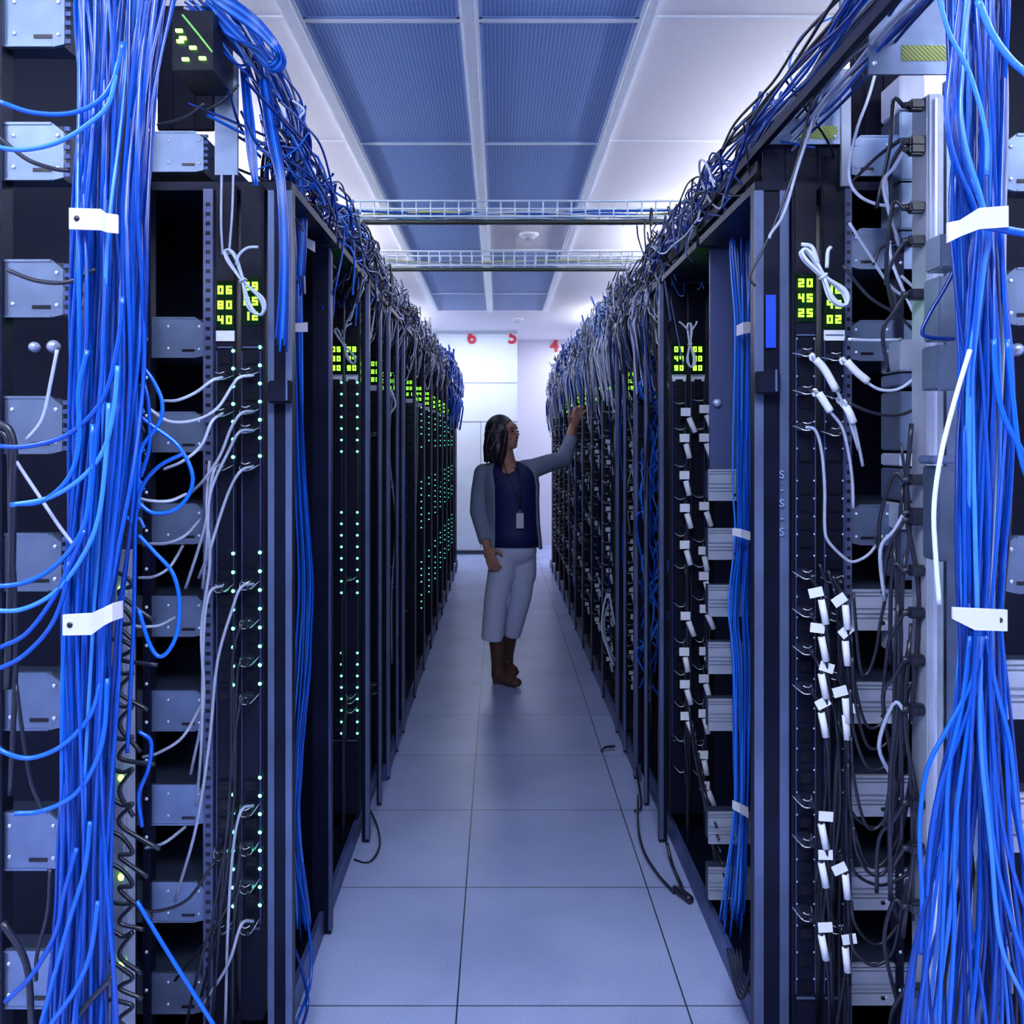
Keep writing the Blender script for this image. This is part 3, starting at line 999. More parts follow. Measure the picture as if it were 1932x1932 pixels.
# ------------------------------------------------------------------ grey / black cords at left
lc = [
    ([(478, 708), (452, 712), (438, 728), (410, 770), (370, 792), (320, 795), (280, 770)], PALECORD),
    ([(420, 712), (400, 718), (370, 740), (335, 755), (305, 756)], PALECORD),
    ([(478, 776), (455, 780), (435, 810), (415, 860), (385, 905), (360, 930)], GREYCORD),
    ([(420, 780), (400, 795), (380, 840), (345, 870), (310, 885)], PALECORD),
    ([(478, 812), (452, 815), (432, 850), (400, 920), (385, 1000), (350, 1110)], GREYCORD),
    ([(478, 880), (455, 888), (435, 920), (415, 975), (395, 1040), (375, 1090)], GREYCORD),
    ([(420, 880), (405, 884), (395, 940), (390, 1030), (382, 1110)], GREYCORD),
    ([(352, 932), (320, 945), (285, 945), (262, 940)], PALECORD),
    ([(378, 980), (350, 1010), (315, 1025), (280, 1026)], GREYCORD),
    ([(345, 1030), (320, 1070), (290, 1088), (262, 1090)], GREYCORD),
    ([(330, 1165), (300, 1180), (262, 1182), (240, 1175)], GREYCORD),
    ([(380, 1330), (345, 1390), (300, 1420), (270, 1428)], GREYCORD),
    ([(350, 1560), (310, 1590), (275, 1600)], GREYCORD),
    ([(478, 1102), (455, 1108), (438, 1150), (410, 1250), (395, 1400), (370, 1560), (330, 1700)], GREYCORD),
    ([(420, 1105), (395, 1120), (384, 1200), (380, 1400), (370, 1520)], GREYCORD),
    ([(478, 1176), (455, 1180), (438, 1250), (436, 1400), (430, 1560), (400, 1750), (390, 1940)], BLACKCORD),
    ([(478, 1245), (452, 1252), (445, 1330), (442, 1500), (420, 1700), (380, 1880)], BLACKCORD),
    ([(478, 1315), (455, 1322), (440, 1420), (425, 1600), (410, 1800), (400, 1940)], BLACKCORD),
    ([(478, 1520), (455, 1530), (440, 1600), (430, 1750), (425, 1940)], GREYCORD),
    ([(478, 1595), (455, 1600), (442, 1680), (400, 1760), (330, 1850)], BLACKCORD),
    ([(478, 1665), (452, 1672), (440, 1760), (438, 1940)], BLACKCORD),
    ([(420, 1600), (395, 1640), (350, 1700), (280, 1720), (230, 1700)], BLACKCORD),
    ([(478, 1738), (455, 1745), (430, 1820), (380, 1900)], GREYCORD),
    ([(420, 1740), (395, 1760), (370, 1850), (350, 1940)], BLACKCORD),
    ([(395, 870), (390, 960), (396, 1060), (380, 1190), (384, 1330), (360, 1460)], GREYCORD),
]
for i, (q, m) in enumerate(lc):
    swoop([(a, b_, 1.95 - (.05 if 0 < j < len(q) - 1 else 0)) for j, (a, b_) in enumerate(q)], 1.95, m, .0034,
          'grey or black power cord curving off the near left power strips', 'power cords of the near left rack', 'power cable', 'power_cable')
# plugs with wire clips at left strips


def plug_proto(w=.026):
    t = thing('power_plug', '', 'plug', (0, 0, 0))
    m = MB()
    m.bevbox((-w / 2, -.034, -.010), (w / 2, 0, .010), .003)
    m.cyl((w * .1, -.034, -.001), (w * .35, -.050, -.004), .0055, .004, 8)
    m.build('plug_body', BLACKCORD, t)
    m = MB()
    m.tube([(-w * .85, 0, .002), (-w * .6, -.03, -.004), (-w * .2, -.039, -.009), (w * .45, -.038, -.006), (w * .8, 0, .004)], .0012, 5, 4)
    m.tube([(-w * .4, -.036, .009), (0, -.040, .006), (w * .4, -.036, .010)], .0012, 5, 3)
    m.build('retaining_clip', CLIPW, t)
    return t


PLUG = None


def plug(x, y, Y, label, group, sc=1.):
    global PLUG
    if PLUG is None:
        PLUG = plug_proto(); o = PLUG
    else:
        o = copy_tree(PLUG); o.parent = None
    o.location = P(x, y, Y)
    o.scale = (sc, sc, sc)
    tag(o, label, 'plug', group)
    return o


for i, (x, y) in enumerate([(472, 705), (472, 775), (472, 810), (472, 880), (472, 1100), (472, 1172), (472, 1242), (472, 1312), (472, 1520), (472, 1592), (472, 1662), (472, 1738),
                            (424, 712), (424, 780), (424, 880), (424, 1105), (424, 1600), (424, 1738)]):
    plug(x, y, 1.995, 'black plug held by a wire clip in the near left power strips', 'plugs in the near left power strips')

# perforated silver strip top left, black cords
o = MB().box(P(405, 120, 2.0), (P(448, 0, 2.0).x, 2.01, P(0, 330, 2.0).z)).build('bracket_plate', SILVER)
tag(o, 'light blue bracket plate above the near left power strips', 'bracket')
cable('power_cable', [P(418, 330, 1.97), P(417, 420, 1.97), P(420, 480, 1.97)], .003, GREYCORD, 'grey cord dropping to the near left hank, left strand', 'power cable', None)
cable('power_cable', [P(440, 330, 1.97), P(438, 400, 1.97), P(432, 480, 1.97)], .003, GREYCORD, 'grey cord dropping to the near left hank, right strand', 'power cable', None)
# black loops and left edge cords
ed = [
    ([(0, 800), (18, 812), (26, 850), (24, 930), (22, 1050), (14, 1300)], BLACKCORD, .006, 'thick black cord looping down at the left photo edge'),
    ([(-10, 815), (10, 822), (18, 870), (20, 1000), (30, 1200), (20, 1500)], BLACKCORD, .004, 'black cord beside the thick one at left edge'),
    ([(108, 660), (96, 720), (80, 790), (50, 830)], GREYCORD, .0028, 'thin grey cord from the knobs at left edge'),
    ([(30, 870), (70, 930), (110, 990), (140, 1030)], GREYCORD, .0028, 'thin grey cord slanting behind the left bundle'),
    ([(0, 260), (50, 300), (100, 318), (130, 322)], BLACKCORD, .0032, 'black cord over the second silver server at left'),
    ([(15, 510), (70, 530), (130, 532), (180, 508)], BLACKCORD, .0032, 'black cord over the third silver server at left'),
    ([(30, 1290), (45, 1400), (60, 1480), (82, 1530)], BLACKCORD, .003, 'black cord down the left edge under the lower clip'),
    ([(5, 1740), (50, 1820), (60, 1940)], BLACKCORD, .005, 'thick dark cord in the lower left corner'),
    ([(95, 1640), (90, 1720), (70, 1800), (68, 1850)], BLACKCORD, .003, 'dark cord hanging in the lower left corner'),
    ([(215, 1840), (160, 1900), (130, 1945)], BLACKCORD, .004, 'black cord leaving the foot of the left bundle'),
]
for q, m, r_, lb in ed:
    swoop(q, 1.30, m, r_, lb, None, 'cord', 'power_cable')
# zig-zag black plugs on silver riser right of the left bundle
t = thing('power_strip', 'silver power strip partly hidden right of the left bundle', 'power strip', P(232, 1932, 1.44), GRPL)
a_, b2 = P(208, 1040, 1.45), P(243, 1990, 1.45)
MB().bevbox((a_.x, 1.44, b2.z), (b2.x, 1.48, a_.z), .004).build('housing', SILVER2, t)
for y in (1112, 1468, 1655, 1822):
    MB().ball(P(228, y, 1.436), (.005, .003, .006), 8, 6).build('indicator_light', LEDY, t)
rz = random.Random(5)
for i, y in enumerate(range(1075, 1930, 62)):
    swoop([(206, y + rz.uniform(-8, 8)), (232, y + 10), (250, y + rz.uniform(0, 40)), (225, y + 45), (262 + rz.uniform(-10, 40), y + rz.uniform(50, 100))], 1.41, BLACKCORD, .0036,
          'black cord tangled over the silver strip beside left bundle', 'black cords on the left silver strip', 'power cable', 'power_cable')
for i in range(9):
    y = 720 + i * 36
    swoop([(236, y), (250, y + 14), (262, y + 6), (272, y + 24)], 1.4, B3 if i % 2 else BLACKCORD, .0028, 'short twisted cable end beside the left bundle', 'short cable ends beside the left bundle')

# ------------------------------------------------------------------ grey and white hanks


def hank(x0, y0, x1, y1, Y, w, r, nl, m, label, tails):
    """folded cable hank between two photograph directions"""
    t = thing('cable_hank', label, 'cable hank', P(x1, y1, Y))
    a, b_ = P(x0, y0, Y), P(x1, y1, Y)
    ax = (b_ - a); L = ax.length; ax.normalize()
    sd = Vector((ax.z, 0, -ax.x))
    mb = MB()
    rh = random.Random(int(x0))
    for i in range(nl):
        f = .55 + .45 * (i / max(1, nl - 1))
        dy = Vector((0, -r * 1.6 * (i % 3), 0))
        ww = w * f
        pts = []
        for (u, v) in ((.5, .12), (.15, .75), (0, .55), (-.02, 0), (0, -.55), (.15, -.75), (.5, -.12), (.8, -1), (.97, -.75), (1.03, 0), (.97, .75), (.8, 1), (.5, .14)):
            pts.append(a + ax * (L * (u + rh.uniform(-.01, .01))) + sd * (ww * v * (1 if u > .4 else .75)) + dy)
        mb.tube(pts, r, 6, 4)
    mb.build('loops', m, t)
    c = a + ax * L * .48
    MB().tube([c + sd * w * .35 + Vector((0, .004, 0)), c + sd * w * .3 + Vector((0, -.012, 0)), c - sd * w * .3 + Vector((0, -.012, 0)), c - sd * w * .35 + Vector((0, .004, 0))], r * 1.1, 6, 4).build('tie', m, t)
    for q in tails:
        MB().tube([P(x, y, Y - .01) for x, y in q], r * 1.5, 7, 5).build('tail', m, t)


HANKM = mat('hank_grey', (.48, .54, .72), .35)
hank(430, 475, 492, 590, 1.94, .020, .0022, 7, HANKM, 'grey cable hank over the near left display', [[(446, 500), (450, 482), (466, 468), (487, 466)]])
hank(1515, 475, 1592, 572, 1.93, .019, .0030, 7, mat('hank_white', (.72, .76, .90), .38), 'white cable hank over the near right display', [[(1543, 495), (1532, 466), (1512, 461)], [(1560, 505), (1562, 475), (1568, 466)]])
hank(634, 622, 668, 684, 3.14, .014, .0022, 6, HANKM, 'grey cable hank on the second pair of left strips', [[(648, 640), (652, 618), (664, 610)]])
hank(1300, 612, 1304, 690, 3.12, .016, .0024, 6, mat('hank_white', (.7, .7, .9), .38), 'white cable hank on the second pair of right strips', [[(1298, 622), (1288, 612), (1281, 607)], [(1306, 622), (1313, 612), (1315, 606)]])

# ------------------------------------------------------------------ tagged cords on the near right strips


rf0 = random.Random(17)


def tagged(x, y, Y, dx, sl, tagdir, label, group, pal=BLACKCORD, L=260, r=.0036, tagsc=1.1):
    t = thing('power_cable', label, 'power cable', P(x, y + L, Y))
    pts = [P(x, y, Y), P(x + dx * .45, y + 14, Y - .05), P(x + dx, y + 42, Y - .085), P(x + dx + sl * .6, y + 90, Y - .09), P(x + dx + sl, y + 150, Y - .075), P(x + dx + sl * 1.1, y + L, Y - .03)]
    MB().tube(pts, r, 7, 5).build('lead', pal, t)
    a, b_ = pts[1].lerp(pts[2], .35), pts[2]
    # flag label
    c = pts[2] + Vector((0, -.004, 0))
    k = .011 * tagsc
    f = MB()
    d = (pts[3] - pts[2]).normalized(); d = Matrix.Rotation(math.radians(rf0.uniform(-38, 30)), 3, 'Y') @ d; n_ = Vector((d.z, 0, -d.x)) * tagdir
    q = [c - n_ * k * .5, c + n_ * k * 2.1, c + n_ * k * 2.1 - d * k * 1.7, c - n_ * k * .5 - d * k * 1.7]
    f.add([p_ + Vector((0, -.002, 0)) for p_ in q] + [p_ for p_ in q], [(0, 1, 2, 3), (7, 6, 5, 4), (0, 4, 5, 1), (1, 5, 6, 2), (2, 6, 7, 3), (3, 7, 4, 0)])
    f.build('flag_label', TAG, t)
    MB().tube([pts[2].lerp(pts[3], .15), pts[2].lerp(pts[3], 1.12)], r * 2.2, 8, 1).build('sleeve_label', TAG, t)
    tag(t, group=group)
    return t


GT = 'tagged power cords of the near right strips'
for i, (y, td) in enumerate(((1082, 1), (1152, 1), (1222, -1), (1295, -1), (1505, -1), (1578, -1), (1715, -1))):
    tagged(1522, y, 1.99, 26, 16, td, 'cord with white labels, inner near right strip, %s of the lower seven' % ORD[i], GT)
    plug(1513, y - 2, 1.995, 'black plug held by a wire clip in the near right power strips', 'plugs in the near right power strips')
for i, (y, td) in enumerate(((1092, 1), (1160, -1), (1268, 1), (1300, -1), (1600, 1), (1738, -1))):
    tagged(1572, y, 1.99, 22, 8, td, 'cord with white labels, outer near right strip, %s of the lower six' % ORD[i], GT)
    plug(1566, y - 2, 1.995, 'black plug held by a wire clip in the near right power strips', 'plugs in the near right power strips')
for (x, y) in ((1513, 668), (1566, 676), (1513, 738), (1566, 746), (1513, 805), (1566, 815)):
    plug(x, y, 1.995, 'black plug held by a wire clip in the near right power strips', 'plugs in the near right power strips')
up = [
    ([(1520, 668), (1536, 676), (1558, 700), (1590, 760), (1605, 800), (1620, 850)], 'cord with white sleeve from the upper right strip, first plug', (.22, .52)),
    ([(1520, 738), (1545, 742), (1565, 775), (1588, 805), (1600, 850), (1608, 905), (1610, 960)], 'cord with white sleeve from the second plug of upper right strip', (.16, .34)),
    ([(1572, 678), (1597, 682), (1625, 712), (1660, 735), (1700, 732), (1735, 700), (1755, 650), (1760, 610), (1740, 560), (1700, 520)], 'pale cord with white sleeve looping right to the silver strip', (.11, .26)),
    ([(1572, 748), (1592, 760), (1608, 790), (1618, 830), (1628, 880)], 'short cord with white sleeve below the hank strip', (.2, .55)),
]
for q, lb, (u0, u1) in up:
    t = thing('power_cable', lb, 'power cable', P(q[-1][0], q[-1][1], 1.93), GT)
    pts = [P(a, b_, 1.99 if j == 0 else 1.93) for j, (a, b_) in enumerate(q)]
    MB().tube(pts, .0036, 7, 5).build('lead', PALECORD if 'pale' in lb else GREYCORD, t)

    def at(u):
        f = u * (len(pts) - 1); i = int(f)
        return pts[i].lerp(pts[min(i + 1, len(pts) - 1)], f - i) + Vector((0, -.002, 0))
    MB().tube([at(u0), at((u0 + u1) / 2), at(u1)], .0088, 8, 4).build('sleeve_label', TAG, t)
    MB().ball(at(u0 * .7), (.008, .004, .010), 8, 6).build('flag_label', TAG, t)
swoop([(1520, 806), (1538, 812), (1550, 850), (1556, 920), (1556, 990), (1562, 1020), (1590, 1050), (1610, 1060), (1640, 1045), (1665, 1010)], 1.93, GREYCORD, .0036, 'grey cord dropping in front of the near right strips', None, 'power cable', 'power_cable')
# many black cords hanging at 1560..1620 lower
rb = random.Random(44)
for i in range(12):
    x = rb.uniform(1556, 1608)
    y0 = rb.uniform(1060, 1500)
    swoop([(x - 16, y0), (x, y0 + 60), (x + rb.uniform(-6, 10), y0 + 220), (x + rb.uniform(-14, 10), y0 + 400), (x - rb.uniform(0, 25), min(1950, y0 + 620))], 1.94 + rb.random() * .03, BLACKCORD, .0040,
          'black power cord hanging down the near right strips', 'black cords down the near right strips', 'power cable', 'power_cable')
# black loops over the ribbed servers
lp = [(1606, 1200, 1700, 1290, 80), (1608, 1240, 1705, 1350, 60), (1604, 1300, 1712, 1380, 70), (1606, 1390, 1700, 1450, 110), (1600, 1440, 1716, 1500, 130), (1610, 1560, 1706, 1530, 90),
      (1606, 1620, 1716, 1640, 30), (1600, 1500, 1700, 1440, 60), (1606, 1700, 1710, 1700, 80), (1604, 1760, 1700, 1720, 60), (1610, 1120, 1660, 1180, 90), (1650, 1010, 1700, 950, 40)]
for (x0, y0, x1, y1, sag) in lp:
    yb = max(y0, y1) + sag
    swoop([(x0, y0), (x0 + 6, (y0 + yb) / 2), (x0 + (x1 - x0) * .28, yb - 6), (x0 + (x1 - x0) * .55, yb), (x0 + (x1 - x0) * .85, yb - sag * .45), (x1, y1), (x1 + 12, y1 - 60)], 1.93 - rb.random() * .1, BLACKCORD, .0036,
          'black cord looping over the ribbed servers at right', 'black loops over the right servers', 'power cable', 'power_cable')
for i in range(9):
    x = rb.uniform(1684, 1722)
    y0 = rb.uniform(760, 1300)
    swoop([(x, y0), (x + rb.uniform(-20, 20), y0 + 160), (x + rb.uniform(-16, 16), y0 + 330), (x + rb.uniform(-22, 10), y0 + 560)], 1.78, BLACKCORD, .0034 if i % 3 else .005,
          'black cord hanging beside the silver power strip at right', 'black cords beside the right silver strip', 'power cable', 'power_cable')

# ------------------------------------------------------------------ silver strip with plugs (right)
t = thing('power_strip', 'tall silver power strip with black plugs left of the right bundle', 'power strip', P(1768, 1932, 1.75), GRPR)
a_, b2 = P(1750, 175, 1.75), P(1782, 1990, 1.75)
MB().bevbox((a_.x, 1.75, b2.z), (b2.x, 1.82, a_.z), .004).build('housing', SILVER2, t)
a_, b2 = P(1764, 185, 1.745), P(1768, 1990, 1.745)
MB().box((a_.x, 1.744, b2.z), (b2.x, 1.75, a_.z)).build('edge_strip', SCREW, t)
o = MB().box(P(1786, 150, 1.80), (P(1845, 0, 1.80).x, 1.82, P(0, 1990, 1.80).z)).build('cover_panel', SILVER)
tag(o, 'tall light steel cover panel behind the right blue bundle', 'panel')
plug_y = [199, 268, 283, 392, 455, 556, 905, 968, 981, 1076, 1156, 1245, 1338, 1514, 1600, 1710, 1868]
for i, y in enumerate(plug_y):
    c = P(1752, y, 1.77)
    t = thing('power_plug', 'black plug in the tall silver strip at right, %s' % ('above the upper clip height' if y < 410 else 'between the clip heights' if y < 1160 else 'below the lower clip height'), 'plug', c, 'plugs in the right silver strip')
    MB().bevbox((c.x - .042, c.y - .012, c.z - .011), (c.x, c.y + .012, c.z + .011), .004).cyl((c.x - .055, c.y, c.z), (c.x - .04, c.y, c.z), .006, .008, 8).build('plug_body', BLACKCORD, t)
    e = 1 if i % 3 else -1
    x0 = 1700
    MB().tube([c + Vector((-.05, 0, 0)), P(x0 + 5, y + 2, 1.77), P(x0 - 14, y + 22 * e + 12, 1.78), P(x0 - 30 + rb.uniform(-12, 12), y + 70, 1.8), P(x0 - 26 + rb.uniform(-24, 24), y + 130 + rb.uniform(0, 70), 1.82)], .0042, 7, 5).build('lead', BLACKCORD if i % 5 != 2 else GREYCORD, t)

# light chassis blocks behind
t = thing('blade_enclosure', 'stack of pale blue chassis blocks left of the tall silver strip', 'enclosure', P(1722, 1100, 1.96), None)
for (y0, y1, mm) in ((140, 205, WHITE), (210, 262, SILVER), (268, 340, SILVER), (344, 432, SILVER), (436, 455, FLANGE), (640, 700, SILVER2), (704, 728, FLANGE), (738, 850, SILVER), (856, 880, SCREW), (884, 945, SILVER), (950, 1000, SILVER2), (1003, 1095, SILVER), (1160, 1240, SILVER2)):
    a_, b2 = P(1698, y0, 1.96), P(1746, y1, 1.96)
    MB().bevbox((a_.x, 1.96, b2.z), (b2.x, 2.06, a_.z), .003).build('block', mm, t)
t = thing('rack_module', 'grey steel module block behind right bundle under the upper clip', 'module', P(1800, 640, 1.60))
for (x0, y0, x1, y1) in ((1775, 440, 1818, 505), (1772, 520, 1815, 640), (1768, 650, 1812, 735), (1760, 860, 1810, 876), (1770, 880, 1808, 1060)):
    a_, b2 = P(x0, y0, 1.60), P(x1, y1, 1.60)
    MB().bevbox((a_.x, 1.60, b2.z), (b2.x, 1.66, a_.z), .003).build('block', SILVER if y0 != 860 else FLANGE, t)

# top plates with striped stickers
STK = sticker_material()
for (x0, y0, x1, y1, Y, q, lb) in ((1440, 150, 1606, 272, 2.03, (1508, 238, 1580, 262), 'silver top plate with a striped yellow sticker over the near right post'),
                                   (1640, -60, 1800, 140, 1.56, (1700, 86, 1792, 115), 'silver top plate with striped yellow sticker beside the top of right bundle')):
    t = thing('top_plate', lb, 'top plate', P(x0, y1, Y), 'silver top plates')
    a_, b2 = P(x0, y0, Y), P(x1, y1, Y)
    if Y > 2:
        MB().prism([(P(qx, 0, Y).x, P(0, qy, Y).z) for qx, qy in ((1440, 272), (1440, 262), (1562, 132), (1606, 132), (1606, 272))], Y, Y + .006).build('plate', SILVER, t)
    else:
        MB().box((a_.x, Y, b2.z), (b2.x, Y + .006, a_.z)).build('plate', SILVER, t)
    c, d = P(q[0], q[1], Y), P(q[2], q[3], Y)
    MB().box((c.x, Y - .001, d.z), (d.x, Y, c.z)).build('sticker', STK, t)
    for (u, v) in ((.94, .12), (.82, .12), (.94, .9)) if Y > 2 else ((.06, .1), (.94, .1), (.06, .5), (.94, .85)):
        MB().ball((a_.x + (b2.x - a_.x) * u, Y - .001, b2.z + (a_.z - b2.z) * v), (.005, .003, .005), 8, 5).build('screw', SCREW, t)
o = MB().box(P(1588, 130, 1.98), (P(1605, 0, 1.98).x, 1.99, P(0, 350, 1.98).z)).build('bracket_strip', SILVER2)
tag(o, 'pale vertical perforated bracket strip over the near right strips', 'bracket')
for (x0, y0, x1, y1, Y, mm, lb) in ((296, 10, 404, 246, 2.08, PANEL, 'added dark sheet standing for the dark bay beside the thick left bundle top'),  # dark sheet added in place of the bay's shade, hides an over-bright gap
                               (1440, 264, 1606, 352, 2.045, PANEL, 'dark sheet added over the bright gap between near right strips and top plate'),  # dark sheet added to block the bright ceiling seen through here
                               (1606, 40, 1704, 262, 2.09, PANEL, 'dark sheet added over the bright gap beside the top of near right strips'),  # added dark sheet covers an over-bright opening
                               (1586, -40, 1700, 66, 1.80, SILVER, 'silver cross plate at the top edge right of the overhead cables')):
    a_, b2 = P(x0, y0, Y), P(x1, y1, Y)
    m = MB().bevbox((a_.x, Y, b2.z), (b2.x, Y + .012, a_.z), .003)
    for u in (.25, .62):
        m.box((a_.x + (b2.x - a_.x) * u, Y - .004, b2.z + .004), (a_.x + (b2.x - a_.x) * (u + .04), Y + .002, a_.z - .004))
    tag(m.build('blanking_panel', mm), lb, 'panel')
o = MB().box((.612, 1.30, 2.192), (.626, 2.95, 2.214)).build('edge_rail', BLACK)
tag(o, 'thin black rail along the aisle edge over the near right rack', 'rail')
ro = random.Random(8)
for i in range(26):
    d0 = ro.uniform(.0, .11)
    z0 = ro.uniform(2.222, 2.32) - d0 * .3
    mm = [BLACKCORD, B1 if False else BLUES[1], GREYCORD, BLACKCORD, BLUES[0], PALECORD][i % 6]
    cable('network_cable', [(.605 + d0 + ro.uniform(-.012, .012), 1.25 + j * .24, z0 + ro.uniform(-.016, .016)) for j in range(7)], .0036, mm,
          'cable laid along the right overhead edge toward the camera', 'network cable', 'cables along the right overhead edge')
# blue label and marks on near right post
o = MB().box(P(1445, 556, 2.018), (P(1464, 0, 2.018).x, 2.02, P(0, 656, 2.018).z)).build('post_label', mat('blue_label', (.01, .07, .62), .4))
tag(o, 'solid blue label stuck on the near right post', 'label')
LET = mat('faded_print', (.20, .28, .52), .5)
for i, ch in enumerate('S-S-S'):
    o = text_mesh('post_print', ch, .026, .0004, .0005, LET, P(1475, 896 + i * 27, 2.015))
    tag(o, 'faded pale print mark on the near right post', 'print', 'printed marks on the near right post')
for (s, y, lb) in ((1, 723, 'black latch block on the near right post'), (-1, 740, 'black latch block on the near left post')):
    c = P(1447 if s > 0 else 534, y, 2.005)
    t = thing('latch', lb, 'latch', c)
    MB().bevbox((c.x - .032, 1.985, c.z - .026), (c.x + .026, 2.012, c.z + .026), .004).build('latch_body', BLACK, t)
    MB().box((c.x + .012, 1.980, c.z - .02), (c.x + .016, 1.985, c.z + .03)).build('latch_lever', FLANGE, t)

# long pale cords in the upper right
ur = [
    ([(1705, -20), (1668, 80), (1640, 180), (1615, 250), (1602, 330), (1622, 370), (1670, 388), (1720, 380), (1760, 350), (1785, 310), (1778, 240), (1790, 170)], PALECORD, 'pale cord curving from the top edge in a wide loop at upper right'),
    ([(1740, -20), (1760, 70), (1790, 150), (1800, 200)], PALECORD, 'pale cord crossing the sticker plate at upper right'),
    ([(1560, 150), (1510, 300), (1480, 400), (1455, 440), (1452, 450)], GREYCORD, 'grey cord slanting across the near right post top'),
    ([(1670, 330), (1682, 400), (1680, 480), (1710, 560), (1740, 620)], PALECORD, 'pale cord hanging beside the upper servers at right'),
    ([(1602, 420), (1640, 480), (1680, 540), (1720, 570), (1745, 610)], GREYCORD, 'grey cord crossing the upper right servers'),
    ([(1630, 150), (1610, 80), (1625, -20)], BLACKCORD, 'black cord at the top edge over the right plates'),
    ([(1600, 640), (1640, 642), (1700, 641)], SCREW, 'short bright cord sleeve over the third right server'),
    ([(1590, 500), (1640, 560), (1700, 600), (1750, 660), (1760, 720), (1740, 760), (1700, 782), (1650, 780), (1600, 760)], BLACKCORD, 'black cord in a wide loop under the third right server'),
    ([(1606, 345), (1650, 300), (1690, 270), (1720, 262)], BLACKCORD, 'thick black cord over the topmost right server'),
    ([(1648, 500), (1660, 470), (1690, 455)], BLACKCORD, 'black cord over the second right server'),
]
for q, m, lb in ur:
    swoop(q, 1.88, m, .0036, lb, None, 'cord', 'power_cable')
# near right overhead cords: from rack top down
for i in range(12):
    e = rb.random()
    swoop([(1600 + 50 * e, -20, 1.7), (1570 + 20 * e, 60, 1.8), (1500 + 60 * e, 170, 2.0), (1430 + 40 * e, 250 + 10 * i % 17, 2.3), (1392 + 30 * e, 320, 2.45), (1385 + 30 * e, 380, 2.5)], 2, BLUES[i % 4] if i % 3 else BLACKCORD, .0030,
          'cable fanning down from the right overhead edge to the slim bundle', 'cables fanning down to the slim bundle')
swoop([(1600, 20), (1520, 60), (1490, 120), (1500, 165), (1530, 185), (1560, 170)], 1.95, B3, .0022, 'thin pale blue loop over the aisle edge at upper right')
for i in range(10):
    c = (1508 + rb.uniform(-14, 22), 118 + rb.uniform(-12, 14))
    swoop([c, (c[0] + rb.uniform(-20, 25), c[1] + rb.uniform(-14, 14)), (c[0] + rb.uniform(-26, 30), c[1] + rb.uniform(-18, 18)), (c[0] + rb.uniform(-20, 30), c[1] + rb.uniform(-10, 20))], 1.92, WHITE, .002,
          'white wire end in the small knot at the upper right edge', 'white wire knot at upper right')
for i in range(9):
    swoop([(1440 + i * 6, 180 + 4 * i, 2.2), (1420 + i * 5, 215, 2.3), (1398 + i * 4, 250 + 3 * i, 2.4), (1382 + i * 5, 262 + 8 * i, 2.45)], 2, BLUES[i % 4], .0028, 'blue cable on the right overhead edge above the slim bundle', 'blue cables on the right overhead edge')

# ------------------------------------------------------------------ overhead ladder and tangles


def ladder(s, y0, y1, lab):
    t = thing('cable_ladder', lab, 'cable ladder', (s * (AX[s] + .25), (y0 + y1) / 2, 2.13))
    for d in (.03, .45):
        m = MB(); bx(m, s, d, d + .02, y0, y1, 2.16, 2.21); m.build('side_rail', BLACK, t)
    yy = y0 + .1
    while yy < y1:
        m = MB(); bx(m, s, .05, .45, yy, yy + .02, 2.17, 2.19); yy += .3
        m.build('rung', BLACK, t)
    yy = y0 + .3
    while yy < y1:
        m = MB(); bx(m, s, .03, .05, yy, yy + .02, 2.11, 2.16); m.build('stand_off', BLACK, t)
        m = MB(); bx(m, s, .45, .47, yy, yy + .02, 2.11, 2.16); m.build('stand_off', BLACK, t); yy += 1.2


ladder(-1, 3.0, 10.2, 'black cable ladder under the tangle above the left rack row')
ladder(1, 2.1, 10.2, 'black cable ladder under the tangle above the right rack row')


